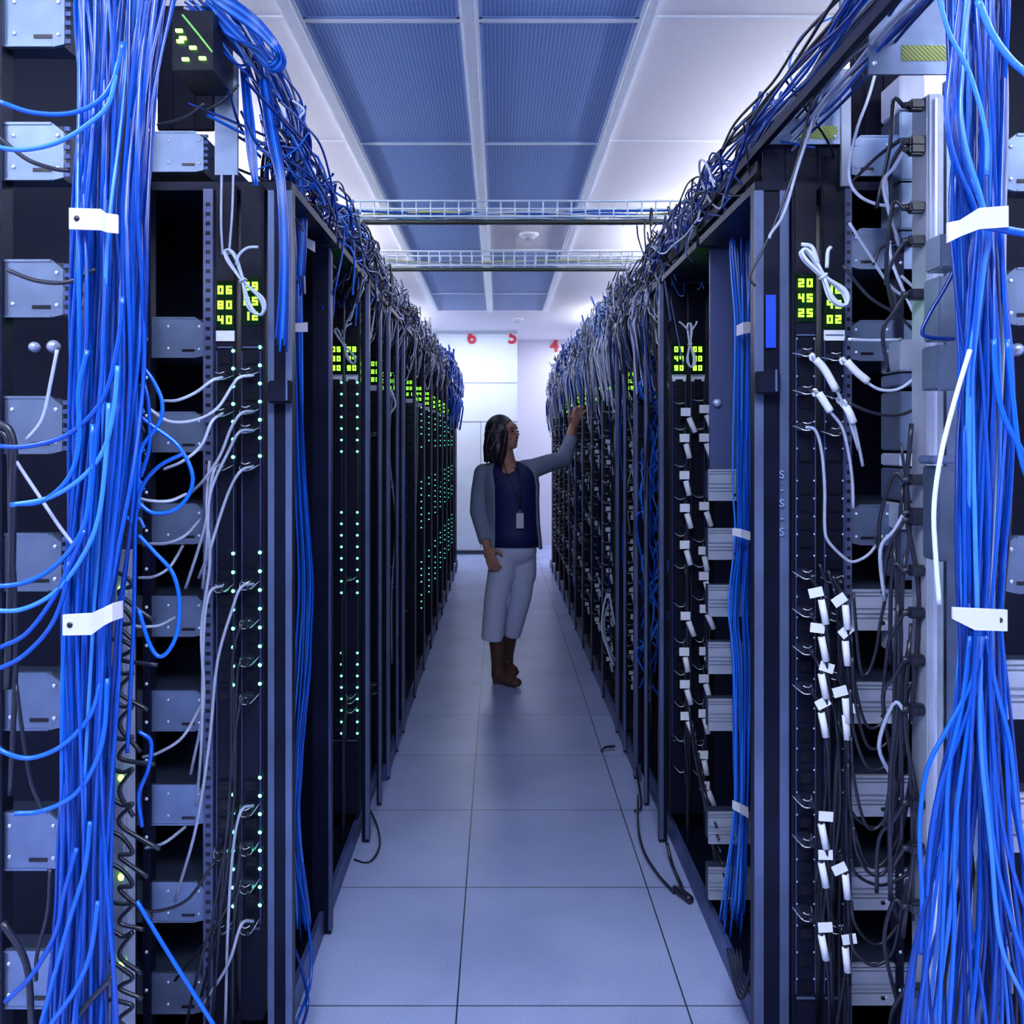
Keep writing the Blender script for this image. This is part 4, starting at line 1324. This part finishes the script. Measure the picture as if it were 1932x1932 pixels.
def tangle(s, y0, y1, N, mats, zlo, zhi, name, label, seed, droop=.35, r=.0036, dlo=-.02, dhi=.42, curls=.5, dl=.22, sub=3):
    rt = random.Random(seed)
    m = MB()
    for i in range(N):
        yy = rt.uniform(y0, y1)
        L = rt.uniform(.25, .9)
        d = rt.uniform(dlo, dhi)
        mi = rt.randrange(len(mats))
        pts = []
        nseg = 5
        dr = rt.random() < droop
        for j in range(nseg):
            t_ = j / (nseg - 1)
            dd = max(dlo, d + rt.uniform(-.10, .10))
            edge = max(0, 1 - abs(dd - .12) / .3)
            z = zlo + (zhi - zlo) * rt.random() * (.35 + .65 * edge)
            q = Vector((s * (AX[s] + dd), yy + L * (t_ - .5) + rt.uniform(-.06, .06), z))
            pts.append(q)
        if dr:
            d2 = rt.uniform(-.02, .05)
            ye = pts[-1].y + rt.uniform(-.1, .1)
            pts += [Vector((s * (AX[s] + d2), ye, zlo - .02)), Vector((s * (AX[s] + d2 + rt.uniform(0, .04)), ye + rt.uniform(-.05, .05), zlo - rt.uniform(.03, dl)))]
            if rt.random() < .5:
                a0 = rt.uniform(0, 6.3); rc = rt.uniform(.02, .07); cc = pts[-1]
                pts += [cc + Vector((s * .01 * q_, rc * math.sin(a0 + q_ * 1.1), -rc + rc * math.cos(q_ * 1.1))) for q_ in range(1, 5)]
        m.tube(pts, r * rt.uniform(.7, 1.2), 5, sub, mi, cap=False)
    for i in range(int(N * curls)):
        c = Vector((s * (AX[s] + rt.uniform(-.02, .12)), rt.uniform(y0, y1), rt.uniform(zlo - .08, zhi - .02)))
        rc = rt.uniform(.02, .075); a0 = rt.uniform(0, 6.3); tl = rt.uniform(-1, 1); n_ = rt.randrange(4, 9)
        m.tube([c + Vector((s * (rc * math.cos(a0 + q_) * tl * .5 + .004 * q_), rc * math.sin(a0 + q_), rc * math.cos(a0 + q_))) for q_ in range(n_)], r * rt.uniform(.6, 1.1), 5, 3, rt.randrange(len(mats)), cap=False)
    o = m.build(name, mats)
    tag(o, label, 'cable tangle', 'overhead cable tangles', 'stuff')
    return o


ZL, ZH = 2.13, 2.33
tangle(-1, 2.2, 3.0, 60, BLUES + [B1, BLACKCORD], ZL, ZH, 'cable_tangle', 'blue cable tangle on top of the nearest left racks', 1, curls=.15, sub=6, dhi=.14)
tangle(-1, 2.9, 4.6, 150, [GREYCORD, BLACKCORD, PALECORD, B1, BLACKCORD, MIDST], ZL, ZH, 'cable_tangle', 'grey and black cable tangle on the left row under the first wire tray', 2, .4)
tangle(-1, 4.4, 6.6, 190, [BLACKCORD, GREYCORD, BLACKCORD, B1, PALECORD], ZL, ZH, 'cable_tangle', 'dark cable tangle on the left row beyond the second wire tray', 3, .4)
tangle(-1, 6.4, 8.4, 170, [B1, GREYCORD, B0, BLACKCORD, PALECORD], ZL, ZH + .02, 'cable_tangle', 'mixed blue cable tangle toward the far end of left row', 4, .4, .0045)
tangle(-1, 8.2, 10.5, 330, [B0, B1, B0, B2], ZL - .1, ZH + .11, 'cable_tangle', 'bright blue cable mound at the far end of the left row', 5, .6, .0095, dlo=-.05, curls=.8, dl=.4)
tangle(1, 2.3, 3.2, 50, [BLACKCORD, B1, PALECORD, MIDST, B0], ZL, ZH + .03, 'cable_tangle', 'dark and blue cable tangle on top of the nearest right racks', 6, .15, curls=.15, sub=6, dhi=.14)
tangle(1, 3.0, 4.6, 190, [BLACKCORD, MIDST, PALECORD, GREYCORD, BLACKCORD, B1], ZL, ZH + .05, 'cable_tangle', 'black and pale cable tangle on the right row under the first wire tray', 7, .6, dl=.45)
tangle(1, 4.4, 7.0, 330, [BLACKCORD, PALECORD, GREYCORD, B1, B3, PALECORD], ZL, ZH + .08, 'cable_tangle', 'grey cable tangle on the right row above the raised hand', 8, .7, dl=.5, r=.0042)
tangle(1, 6.8, 8.8, 260, [B0, PALECORD, B1, B0, GREYCORD], ZL, ZH + .08, 'cable_tangle', 'blue and grey cable tangle toward the far end of right row', 9, .6, dl=.45, r=.0055)
tangle(1, 8.4, 10.4, 200, [BLACKCORD, GREYCORD, B1, PALECORD], ZL - .1, ZH + .08, 'cable_tangle', 'dark cable mound at the far end of the right row', 10, .5, .008, dl=.4)

# ------------------------------------------------------------------ wire trays over the aisle


def tray(Y, ztop, zbot, x0, x1, label, inner):
    t = thing('wire_tray', label, 'cable tray', ((x0 + x1) / 2, Y, zbot), 'wire trays over the aisle')
    m = MB()
    for yy in (Y, Y + .12):
        for z in (ztop, zbot + .006):
            m.cyl((x0, yy, z), (x1, yy, z), .0048, n=6)
        x = x0
        while x <= x1:
            m.cyl((x, yy, zbot), (x, yy, ztop), .0034, n=5); x += .057
    m.build('side_mesh', WIRE, t)
    m = MB()
    x = x0
    while x <= x1:
        m.cyl((x, Y, zbot), (x, Y + .12, zbot), .0026, n=5); x += .057
    m.build('floor_mesh', WIRE, t)
    m = MB()
    m.cyl((x0, Y + .02, zbot - .012), (x1, Y + .02, zbot - .012), .010, n=8)
    m.build('support_bar', mat('olive_bar', (.035, .042, .035), .4), t)
    rt = random.Random(int(Y * 10))
    for i, mm in enumerate(inner):
        z = zbot + .010 + rt.random() * (ztop - zbot) * .4
        cable('network_cable', [(x0 + (x1 - x0) * j / 7, Y + .02 + rt.random() * .08, z + rt.uniform(-.006, .008)) for j in range(8)], .0042, mm, 'cable lying along the %s wire tray over the aisle' % ('nearer' if Y < 4 else 'farther'), 'network cable', 'cables in the %s tray' % ('nearer' if Y < 4 else 'farther'), sub=3)


tray(3.5, zy(379, 3.5), zy(411, 3.5), -.62, .78, 'nearer silver wire mesh tray crossing over the aisle', [B3, PALECORD, YELLJ, PALECORD, B2, mat('cyan_jacket', (.15, .5, .8), .4)])
tray(4.6, zy(474, 4.6), zy(503, 4.6), -.66, .80, 'farther silver wire mesh tray crossing over the aisle', [PALECORD, YELLJ, PALECORD, GREYCORD])
cable('power_cable', [P(1217, 415, 3.5), P(1216, 440, 3.5), P(1219, 475, 3.5)], .004, BLACKCORD, 'short black cord hanging from the nearer wire tray', 'cord', None)

# ------------------------------------------------------------------ blue patch field in fifth right rack
t = thing('patch_cabinet', 'black patch panel column full of blue leads beyond second right strips', 'patch panel', (.72, 3.84, .5))
m = MB()
bx(m, 1, .02, .14, 3.82, 3.84, .5, 1.95)
m.build('panel_plate', BLACK, t)
for i in range(8):
    z = .75 + i * .155
    m = MB(); bx(m, 1, .015, .145, 3.80, 3.82, z - .008, z + .008); m.build('cable_bar', BLACK, t)
rp = random.Random(77)
for i in range(84):
    z = rp.uniform(.62, 1.98)
    d = rp.uniform(.02, .12)
    x = AX[1] + d
    cable('patch_lead', [(x, 3.82, z), (x + rp.uniform(-.01, .01), 3.76, z - .01), (x + rp.uniform(-.03, .03), 3.74, z - .05), (AX[1] + rp.uniform(.01, .12), 3.75, z - rp.uniform(.12, .26))], .0045,
          BLUES[rp.randrange(4)], 'short blue patch lead in the patch panel column at right', 'patch lead', 'blue patch leads at right', sub=4)

# ------------------------------------------------------------------ cords on the farther strips
rf = random.Random(91)


def far_cord(x, y, z, s, white, L, q=1.):
    m = MB()
    dx = s * rf.uniform(.01, .025)
    pts = [(x, y, z), (x + dx * .6, y - .035, z - .006), (x + dx, y - .045, z - .05), (x + dx * 1.3, y - .045, z - .12), (x + dx * 1.2, y - .04, z - L)]
    m.tube(pts, .0042, 5, 3, 0)
    if white:
        m.box((x + dx * .4 - .012 * q, y - .056, z - .030 - .014 * q), (x + dx * .4 + .014 * q, y - .052, z - .030 + .008 * q), 1)
        m.tube([(x + dx, y - .047, z - .055), (x + dx * (1.25 + (q - 1) * 2), y - .050, z - .108)], .0078 * q, 6, 1, 1)
    m.tube([(x - .02, y, z + .003), (x - .008, y - .04, z - .004), (x + .01, y - .04, z), (x + .018, y, z + .004)], .0018, 4, 3, 2)
    return m.build('power_cable', [BLACKCORD, TAG, CLIPW])


for k in range(3, NK):
    if k == 4: continue
    for i in (0, 1):
        if k > 5 and i: continue
        d = sum(PF[1][i]) / 2 if k < 6 else .018
        for j in range(12 if k < 7 else 7):
            z = 1.66 - j * (.125 if k < 7 else .21) + rf.uniform(-.02, .02)
            if rf.random() < .12: continue
            o = far_cord(AX[1] + d, YK[k] - .03, z, 1, rf.random() < .85, rf.uniform(.25, .5), 1.35 if k < 5 else 1.1)
            tag(o, 'black power cord with white tag in the %s right rack' % ORD[k], 'power cable', 'tagged cords of the %s right rack' % ORD[k])
for k in range(3, 12):
    for j in range(4):
        z = rf.uniform(.4, 1.68)
        o = far_cord(-(AX[-1] + sum(PF[-1][0]) / 2) + .0, YK[k] - .03, z, -1, False, rf.uniform(.3, .6))
        tag(o, 'plain power cord hanging at the %s left rack' % ORD[k], 'power cable', 'plain cords of the %s left rack' % ORD[k])
# long hanging cords in front of the aisle posts
for s in (-1, 1):
    for k in range(4, 13):
        for j in range(2 if s > 0 else 1):
            d = rf.uniform(.0, .035)
            z = rf.uniform(1.6, 2.12); L = rf.uniform(.6, 1.7)
            y = YK[k] - rf.uniform(.06, .4)
            x = AX[s] + d
            mm = rf.choice([GREYCORD, PALECORD, BLACKCORD, B1, B0] if s > 0 else [GREYCORD, BLACKCORD, BLACKCORD, B1])
            pts = [(s * x, y, z), (s * (x + rf.uniform(-.02, .03)), y, z - L * .25), (s * (x + rf.uniform(-.02, .03)), y + rf.uniform(-.03, .03), z - L * .5), (s * (x + rf.uniform(-.015, .03)), y, z - L * .75), (s * (x + .01), y, max(.03, z - L))]
            cable('hanging_cable', pts, .0036, mm, 'loose cord hanging in front of the %s %s rack' % (ORD[k], SIDE[s]), 'loose cable', 'loose cords at the %s %s rack' % (ORD[k], SIDE[s]), sub=4)
swoop([(1160, 1180), (1148, 1120), (1138, 1150), (1136, 1190), (1146, 1225), (1158, 1255)], 4.6, PALECORD, .005, 'pale cord loop bulging into the aisle at right')
swoop([(1148, 1140), (1140, 1170), (1144, 1210), (1162, 1250)], 4.62, GREYCORD, .005, 'grey cord loop bulging into the aisle at right')
swoop([(722, 718), (738, 738), (746, 762), (738, 778), (728, 784)], 3.9, PALECORD, .0042, 'pale loop between the fifth and sixth left posts')
swoop([(726, 850), (732, 880), (730, 930), (722, 950)], 3.95, B2, .007, 'blue strand hanging between the left posts')

# floor cords
swoop([(1203, 1500, 3.66), (1204, 1560, 3.28), (1215, 1606, 3.12), (1240, 1648, 2.98), (1272, 1684, 2.86)], 3, BLACKCORD, .0045, 'black cord lying on the floor in front of the right racks', None, 'cord', 'power_cable')
c0, c1 = P(1272, 1684, 2.88), P(1303, 1708, 2.80)
c0.z = c1.z = .018
o = MB().tube([c0, c0.lerp(c1, .4), c1], [.007, .014, .013], 8, 4).build('power_plug', BLACKCORD)
tag(o, 'black plug on the floor at the end of the loose cord', 'plug')
swoop([(1258, 1590, 3.10), (1268, 1630, 3.05), (1280, 1658, 2.93), (1288, 1678, 2.88)], 3, BLACKCORD, .006, 'short thick black cord end at the foot of the right strips', None, 'cord', 'power_cable')
swoop([(1196, 1530, 3.48), (1210, 1518, 3.50), (1200, 1450, 3.7)], 3.5, BLACKCORD, .005, 'black cord stub poking over the floor at right', None, 'cord', 'power_cable')
swoop([(1134, 1418, 4.15), (1142, 1410, 4.16), (1160, 1408, 4.17)], 3.5, BLACKCORD, .006, 'black cord hook on the floor far right', None, 'cord', 'power_cable')
swoop([(699, 1530, 3.40), (712, 1560, 3.33), (717, 1592, 3.2), (706, 1618, 3.10), (690, 1628, 3.08), (668, 1622, 3.1)], 3, BLACKCORD, .004, 'black cord loop on the floor at the foot of left racks', None, 'cord', 'power_cable')
swoop([(556, 1790, 2.2), (575, 1850, 2.15), (580, 1900, 2.1), (566, 1950, 2.1)], 2, B1, .004, 'blue cable hanging to the floor at the near left post')
swoop([(548, 1560, 2.3), (562, 1650, 2.25), (582, 1750, 2.25), (586, 1850, 2.2), (560, 1930, 2.1)], 2, B0, .004, 'bright blue cable curving at the foot of near left posts')
for i in range(5):
    swoop([(1372 + 6 * i, 1790, 2.25), (1382 + 5 * i, 1840, 2.2), (1396 + 4 * i, 1885 - 8 * i, 2.15), (1416, 1860 - 12 * i, 2.15)], 2.2, BLACKCORD, .003, 'black cord coiled at the foot of the near right post', 'black cords at the near right foot', 'cord', 'power_cable')
for i in range(8):
    swoop([(1300 + 6 * i, 1330 + 30 * i, 2.75), (1310 + 6 * i, 1420 + 30 * i, 2.72), (1330 + 5 * i, 1500 + 28 * i, 2.7), (1352 + 4 * i, 1560 + 24 * i, 2.6)], 2.7, BLACKCORD, .004, 'black cord slanting down below the second right strips', 'black cords below the second right strips', 'cord', 'power_cable')

# ------------------------------------------------------------------ person
PY = 5.36


def W(x, y, dy=0.):
    return P(x, y, PY + dy)


def bake(mb, name, m, parent, voxel, smooth=2, label=None):
    me = bpy.data.meshes.new('tmp')
    me.from_pydata([tuple(v) for v in mb.v], [], mb.f)
    bm = bmesh.new(); bm.from_mesh(me); bmesh.ops.recalc_face_normals(bm, faces=bm.faces); bm.to_mesh(me); bm.free()
    o = bpy.data.objects.new('tmp', me)
    C.objects.link(o)
    r_ = o.modifiers.new('r', 'REMESH'); r_.mode = 'VOXEL'; r_.voxel_size = voxel
    if smooth:
        s_ = o.modifiers.new('s', 'SMOOTH'); s_.iterations = smooth; s_.factor = .5
    dg = bpy.context.evaluated_depsgraph_get()
    dg.update()
    me2 = bpy.data.meshes.new_from_object(o.evaluated_get(dg))
    bpy.data.objects.remove(o)
    me2.name = name
    org = WL[parent]
    me2.transform(Matrix.Translation(-org))
    me2.materials.clear()
    for q in (m if isinstance(m, (list, tuple)) else [m]): me2.materials.append(q)
    me2.polygons.foreach_set('use_smooth', [True] * len(me2.polygons))
    me2.update()
    o = bpy.data.objects.new(name, me2)
    C.objects.link(o); o.parent = parent; WL[o] = org.copy()
    if label: o['label'] = label
    return o


SKIN = mat('skin', (.50, .24, .17), .5)
HAIRM = mat('dark_hair', (.020, .014, .020), .38, noise_amt=.4, noise_scale=60)
NAVY = mat('navy_top', (.008, .014, .11), .6)
CARD = mat('cardigan_grey', (.24, .29, .40), .8, noise_amt=.12, noise_scale=120)
TROU = mat('pale_trousers', (.62, .66, .90), .7)
BOOT = mat('brown_boot', (.10, .045, .032), .5)

person = thing('person', 'person with long dark hair in a grey cardigan reaching up to the right racks', 'person', W(960, 1290))


def limb(mb, chain, seg=14):
    for (a, ra), (b_, rb_) in zip(chain, chain[1:]):
        mb.cyl(a, b_, ra, rb_, seg)
    for (a, ra) in chain:
        mb.ball(a, ra, 14, 10)


# head frame: forward f, side l, up u
yaw = math.radians(58)
f_ = Vector((math.sin(yaw), -math.cos(yaw), .16)).normalized()
l_ = Vector((0, 0, 1)).cross(f_).normalized()
u_ = f_.cross(l_).normalized()
HM = Matrix((f_, l_, u_)).transposed()
hc = W(951, 822)


def H(a, b_, c):
    return hc + f_ * a + l_ * b_ + u_ * c


body = MB()
hl, hr = W(950, 1050), W(990, 1050, .04)
body.ball(W(970, 1040, .01), (.120, .085, .09))
body.ball(W(968, 985, .01), (.125, .085, .13))
body.ball(W(966, 925, .01), (.145, .095, .14))
body.ball(W(962, 893, .02), (.16, .075, .06))
body.ball(W(960, 893, -.03), (.075, .062, .060))
limb(body, [(W(960, 885, .02), .062), (W(956, 866, .01), .050), (W(952, 846, .0), .050)])
# neck meets head
body.ball(H(-.012, 0, .022), (.092, .073, .098), 20, 14, rot=HM)
body.ball(H(.030, 0, -.045), (.055, .052, .050), 16, 10, rot=HM)
body.ball(H(.058, 0, -.072), (.024, .026, .020), 12, 8, rot=HM)       # chin
body.ball(H(.070, 0, .040), (.020, .048, .030), 12, 8, rot=HM)        # brow
body.tube([H(.080, 0, .022), H(.092, 0, .002), H(.104, 0, -.014)], [.008, .010, .012], 8, 3)   # nose
body.ball(H(.086, .009, -.018), (.010, .007, .007), 8, 6)
body.ball(H(.086, -.009, -.018), (.010, .007, .007), 8, 6)
body.ball(H(.078, 0, -.037), (.012, .022, .006), 10, 6, rot=HM)
body.ball(H(.076, 0, -.047), (.011, .019, .006), 10, 6, rot=HM)
for q in (-1, 1):
    body.ball(H(.052, q * .040, -.018), (.026, .020, .022), 10, 8, rot=HM)
    body.ball(H(-.022, q * .070, .000), (.014, .008, .026), 10, 8, rot=HM)
# legs
limb(body, [(hl, .070), (W(936, 1130, -.03), .055), (W(934, 1180, 0), .045), (W(937, 1215, 0), .030)])
limb(body, [(hr, .062), (W(984, 1125, .06), .048), (W(972, 1175, .14), .040), (W(963, 1205, .17), .028)])
# raised arm (her left)
sh2, el2, wr2 = W(1006, 884, .03), W(1064, 867, .18), W(1079, 806, .32)
limb(body, [(W(985, 886, .02), .055), (sh2, .052), (el2, .038), (W(1075, 832, .25), .034), (wr2, .024)])
# hanging arm
sh1, el1, wr1 = W(912, 893, .02), W(902, 965, .02), W(919, 1032, -.10)
limb(body, [(W(935, 890, .02), .055), (sh1, .050), (el1, .038), (wr1, .025)])


def hand(mb, wrist, pd, nd, thumb, curl, sc=1.):
    """palm from wrist along pd, nd = palm normal; fingers spread across"""
    pd = pd.normalized(); sd_ = pd.cross(nd).normalized(); nd = sd_.cross(pd).normalized()
    M = Matrix((pd, sd_, nd)).transposed()
    mb.ball(wrist + pd * .045 * sc, (.050 * sc, .038 * sc, .016 * sc), 12, 8, rot=M)
    for i, (off, L) in enumerate(((-.028, .058), (-.010, .072), (.009, .076), (.027, .068))):
        b0 = wrist + pd * .078 * sc + sd_ * off * sc
        d1 = (pd + sd_ * off * 2.2 + nd * curl[i] * .4).normalized()
        d2 = (pd + sd_ * off * 1.5 + nd * curl[i] * 1.1).normalized()
        d3 = (pd + sd_ * off + nd * curl[i] * 2.0).normalized()
        p1 = b0 + d1 * L * .45 * sc; p2 = p1 + d2 * L * .32 * sc; p3 = p2 + d3 * L * .25 * sc
        limb(mb, [(b0, .0095 * sc), (p1, .0088 * sc), (p2, .0080 * sc), (p3, .0070 * sc)], 8)
    tb = wrist + pd * .025 * sc + sd_ * thumb * .026 * sc
    t1 = tb + (pd * .6 + sd_ * thumb * .8 + nd * .3).normalized() * .034 * sc
    t2 = t1 + (pd * .9 + sd_ * thumb * .4 + nd * .3).normalized() * .030 * sc
    limb(mb, [(tb, .013 * sc), (t1, .011 * sc), (t2, .0085 * sc)], 8)


hand(body, wr2, W(1094, 770, .36) - wr2, Vector((.45, -.9, .1)), -1, (.5, .25, .3, .55), 1.05)
hand(body, wr1, W(931, 1068, -.12) - wr1, Vector((.30, .92, .1)), 1, (.35, .4, .45, .5), 1.05)
bake(body, 'body', SKIN, person, .0055, 2)

# eyes, brows, lips
for q in (-1, 1):
    MB().ball(H(.0835, q * .030, .014), (.006, .012, .0055), 10, 6, rot=HM).build('eye', mat('eye_dark', (.02, .015, .02), .25), person)
    MB().tube([H(.088, q * .014, .031), H(.086, q * .030, .035), H(.074, q * .045, .030)], .0028, 5, 4).build('eyebrow', HAIRM, person)
MB().tube([H(.083, -.016, -.042), H(.0905, 0, -.0415), H(.083, .016, -.042)], [.002, .0042, .002], 6, 4).build('lips', mat('lips', (.30, .08, .08), .4), person)

# hair
hair = MB()
hb = lambda a, b_, c, r_: hair.ball(H(a, b_, c), r_, 16, 12, rot=HM)
hb(-.026, 0, .040, (.098, .084, .098))
hb(-.055, 0, .0, (.075, .086, .10))
hair.ball(W(934, 838, .02), (.062, .085, .085), 16, 12)
hair.ball(W(931, 853, .02), (.062, .082, .070), 16, 12)
hair.ball(W(946, 845, -.045), (.035, .035, .085), 14, 10)
hair.ball(W(940, 850, -.06), (.045, .030, .075), 14, 10)
hair.ball(W(958, 838, .09), (.035, .03, .08), 14, 10)
hair.tube([W(955, 812, -.075), W(952, 835, -.085), W(946, 866, -.085), W(944, 880, -.080)], [.016, .020, .018, .006], 8, 4)
hair.ball(H(-.03, -.055, -.01), (.045, .035, .09), 12, 10, rot=HM)
hair.tube([W(928, 815, -.02), W(922, 845, -.02), W(917, 872, -.01)], [.04, .036, .014], 8, 4)
rh_ = random.Random(3)
for i in range(22):
    u = i / 21
    x0 = 922 + 34 * u; dy = -.085 + .02 * math.sin(u * 3) if i % 2 else .03 - .1 * u
    wv = rh_.uniform(-3, 3)
    hair.tube([W(932 + 22 * u, 800 + 6 * abs(u - .5), dy * .6), W(x0 - 1, 820, dy), W(x0 - 4 + wv, 840, dy), W(x0 - 6 - wv, 858, dy), W(x0 - 7 + wv * .5, 870 + rh_.uniform(-3, 6), dy)], [.008, .010, .010, .009, .004], 6, 4)
bake(hair, 'hair', HAIRM, person, .0045, 1)


def ring(cx, cy_px, rx, ry, dy, a0=0., a1=360., n=36, zoff=None):
    c = W(cx, cy_px, dy)
    out = []
    for i in range(n):
        a = math.radians(a0 + (a1 - a0) * i / (n - 1 if a1 - a0 < 359 else n))
        z = zoff(a) if zoff else 0
        sc = 1.
        out.append(c + Vector((math.sin(a) * rx * sc, -math.cos(a) * ry * sc, z)))
    return out


def loft(rings, closed=True):
    n = len(rings[0]); v = [p_ for r_ in rings for p_ in r_]; f = []
    for i in range(len(rings) - 1):
        for k in range(n if closed else n - 1):
            f.append((i * n + k, i * n + (k + 1) % n, (i + 1) * n + (k + 1) % n, (i + 1) * n + k))
    return v, f


# navy top
vn = lambda a: -.11 * max(0, math.cos(a)) ** 6
rg = [ring(957, 872, .070, .060, .02, zoff=vn), ring(960, 875, .088, .074, .02, zoff=lambda a: -.085 * max(0, math.cos(a)) ** 6), ring(962, 881, .135, .088, .02), ring(965, 895, .158, .108, .015), ring(967, 915, .156, .122, .005),
      ring(968, 940, .148, .116, .005), ring(969, 975, .140, .108, .01), ring(970, 1005, .146, .114, .01), ring(971, 1029, .150, .120, .01)]
v, f = loft(rg)
top = MB().add(v, f, 0, True).build('top', NAVY, person)
sm = top.modifiers.new('solid', 'SOLIDIFY'); sm.thickness = .006; sm.offset = 0

# trousers
tr = MB()
tr.ball(W(970, 1038, .01), (.142, .112, .10), 18, 12)
limb(tr, [(W(952, 1050), .092), (W(946, 1085), .086)])
tr.cyl(W(950, 1060), W(936, 1130, -.02), .090, .074, 20); tr.cyl(W(936, 1130, -.02), W(929, 1206, 0), .074, .070, 20); tr.ball(W(936, 1130, -.02), .074)
limb(tr, [(W(988, 1052, .03), .080), (W(988, 1085, .04), .080)])
tr.cyl(W(988, 1062, .03), W(983, 1125, .06), .082, .068, 20); tr.cyl(W(983, 1125, .06), W(965, 1196, .16), .068, .060, 20); tr.ball(W(983, 1125, .06), .068)
bake(tr, 'trousers', TROU, person, .007, 2)

# boots
for (an, hl_, toe, nm) in ((W(938, 1205, 0), W(940, 1277, .02), W(978, 1286, -.10), 0), (W(962, 1195, .17), W(956, 1257, .24), W(970, 1266, .14), 1)):
    b_ = MB()
    hz = Vector((hl_.x, hl_.y, .045)); tz = Vector((toe.x, toe.y, .028))
    limb(b_, [(an, .050), (hz + Vector((0, 0, .07)), .043), (hz, .044)])
    dd = (tz - hz)
    b_.cyl(hz, hz + dd * .62, .042, .040, 14)
    b_.ball(hz + dd * .62, (.046, .046, .036), 12, 8)
    b_.ball(hz + dd * .86, (.040, .040, .027), 12, 8)
    b_.box((hz.x - .035, hz.y - .035, .0), (hz.x + .035, hz.y + .035, .03))
    bake(b_, 'boot', BOOT, person, .006, 2)

# cardigan
cd = MB()


def shell(spec, a0, a1, th=.014):
    outer = [ring(cx, cy, rx, ry, dy, a0(i), a1(i)) for i, (cx, cy, rx, ry, dy) in enumerate(spec)]
    inner = [ring(cx, cy, rx - th, ry - th, dy, a0(i), a1(i)) for i, (cx, cy, rx, ry, dy) in enumerate(spec)]
    n_ = len(outer[0])
    rings_ = [o_ + list(reversed(i_)) for o_, i_ in zip(outer, inner)]
    v_, f_2 = loft(rings_, True)
    N2 = 2 * n_
    for base in (0, (len(rings_) - 1) * N2):
        for k in range(n_ - 1):
            f_2.append((base + k, base + k + 1, base + N2 - 2 - k, base + N2 - 1 - k))
    cd.add(v_, f_2, 0, True)


spec = [(957, 870, .092, .080, .025), (959, 876, .135, .095, .02), (962, 888, .172, .122, .02), (965, 915, .176, .140, .01), (966, 950, .170, .135, .01), (967, 990, .172, .132, .01), (968, 1036, .184, .138, .01)]
shell(spec, lambda i: [52, 54, 58, 62, 66, 66, 66][i], lambda i: 360 - [46, 44, 40, 38, 40, 41, 40][i])
limb(cd, [(W(990, 884, .03), .056), (sh2, .062), (W(1035, 874, .10), .058), (el2, .054), (W(1074, 838, .24), .046)])
cd.cyl(W(1074, 838, .24), W(1077, 826, .265), .046, .044, 16)
limb(cd, [(W(930, 888, .03), .052), (sh1, .060), (W(905, 930, .03), .056), (el1, .053), (W(912, 1008, -.05), .042)])
cd.cyl(W(912, 1008, -.05), W(916, 1022, -.08), .042, .041, 16)
bake(cd, 'cardigan', CARD, person, .0065, 2)

# badge on a lanyard
bd = thing('id_badge', 'white identity badge hanging on a dark lanyard over the navy top', 'badge', W(981, 996, -.13))
MB().tube([W(950, 872, -.05), W(958, 895, -.115), W(976, 940, -.128), W(981, 962, -.130)], .0022, 5, 4).build('lanyard', BLACKCORD, bd)
MB().tube([W(974, 874, -.05), W(980, 895, -.110), W(983, 940, -.128), W(981, 962, -.130)], .0022, 5, 4).build('lanyard', BLACKCORD, bd)
a_, b2 = W(974, 968, -.131), W(988, 997, -.131)
MB().bevbox((a_.x, a_.y - .002, b2.z), (b2.x, a_.y + .001, a_.z), .0008).build('card', TAG, bd)
MB().box((W(979, 0, -.131).x, a_.y - .003, a_.z - .002), (W(983, 0, -.131).x, a_.y, a_.z + .018)).build('clasp', FLANGE, bd)
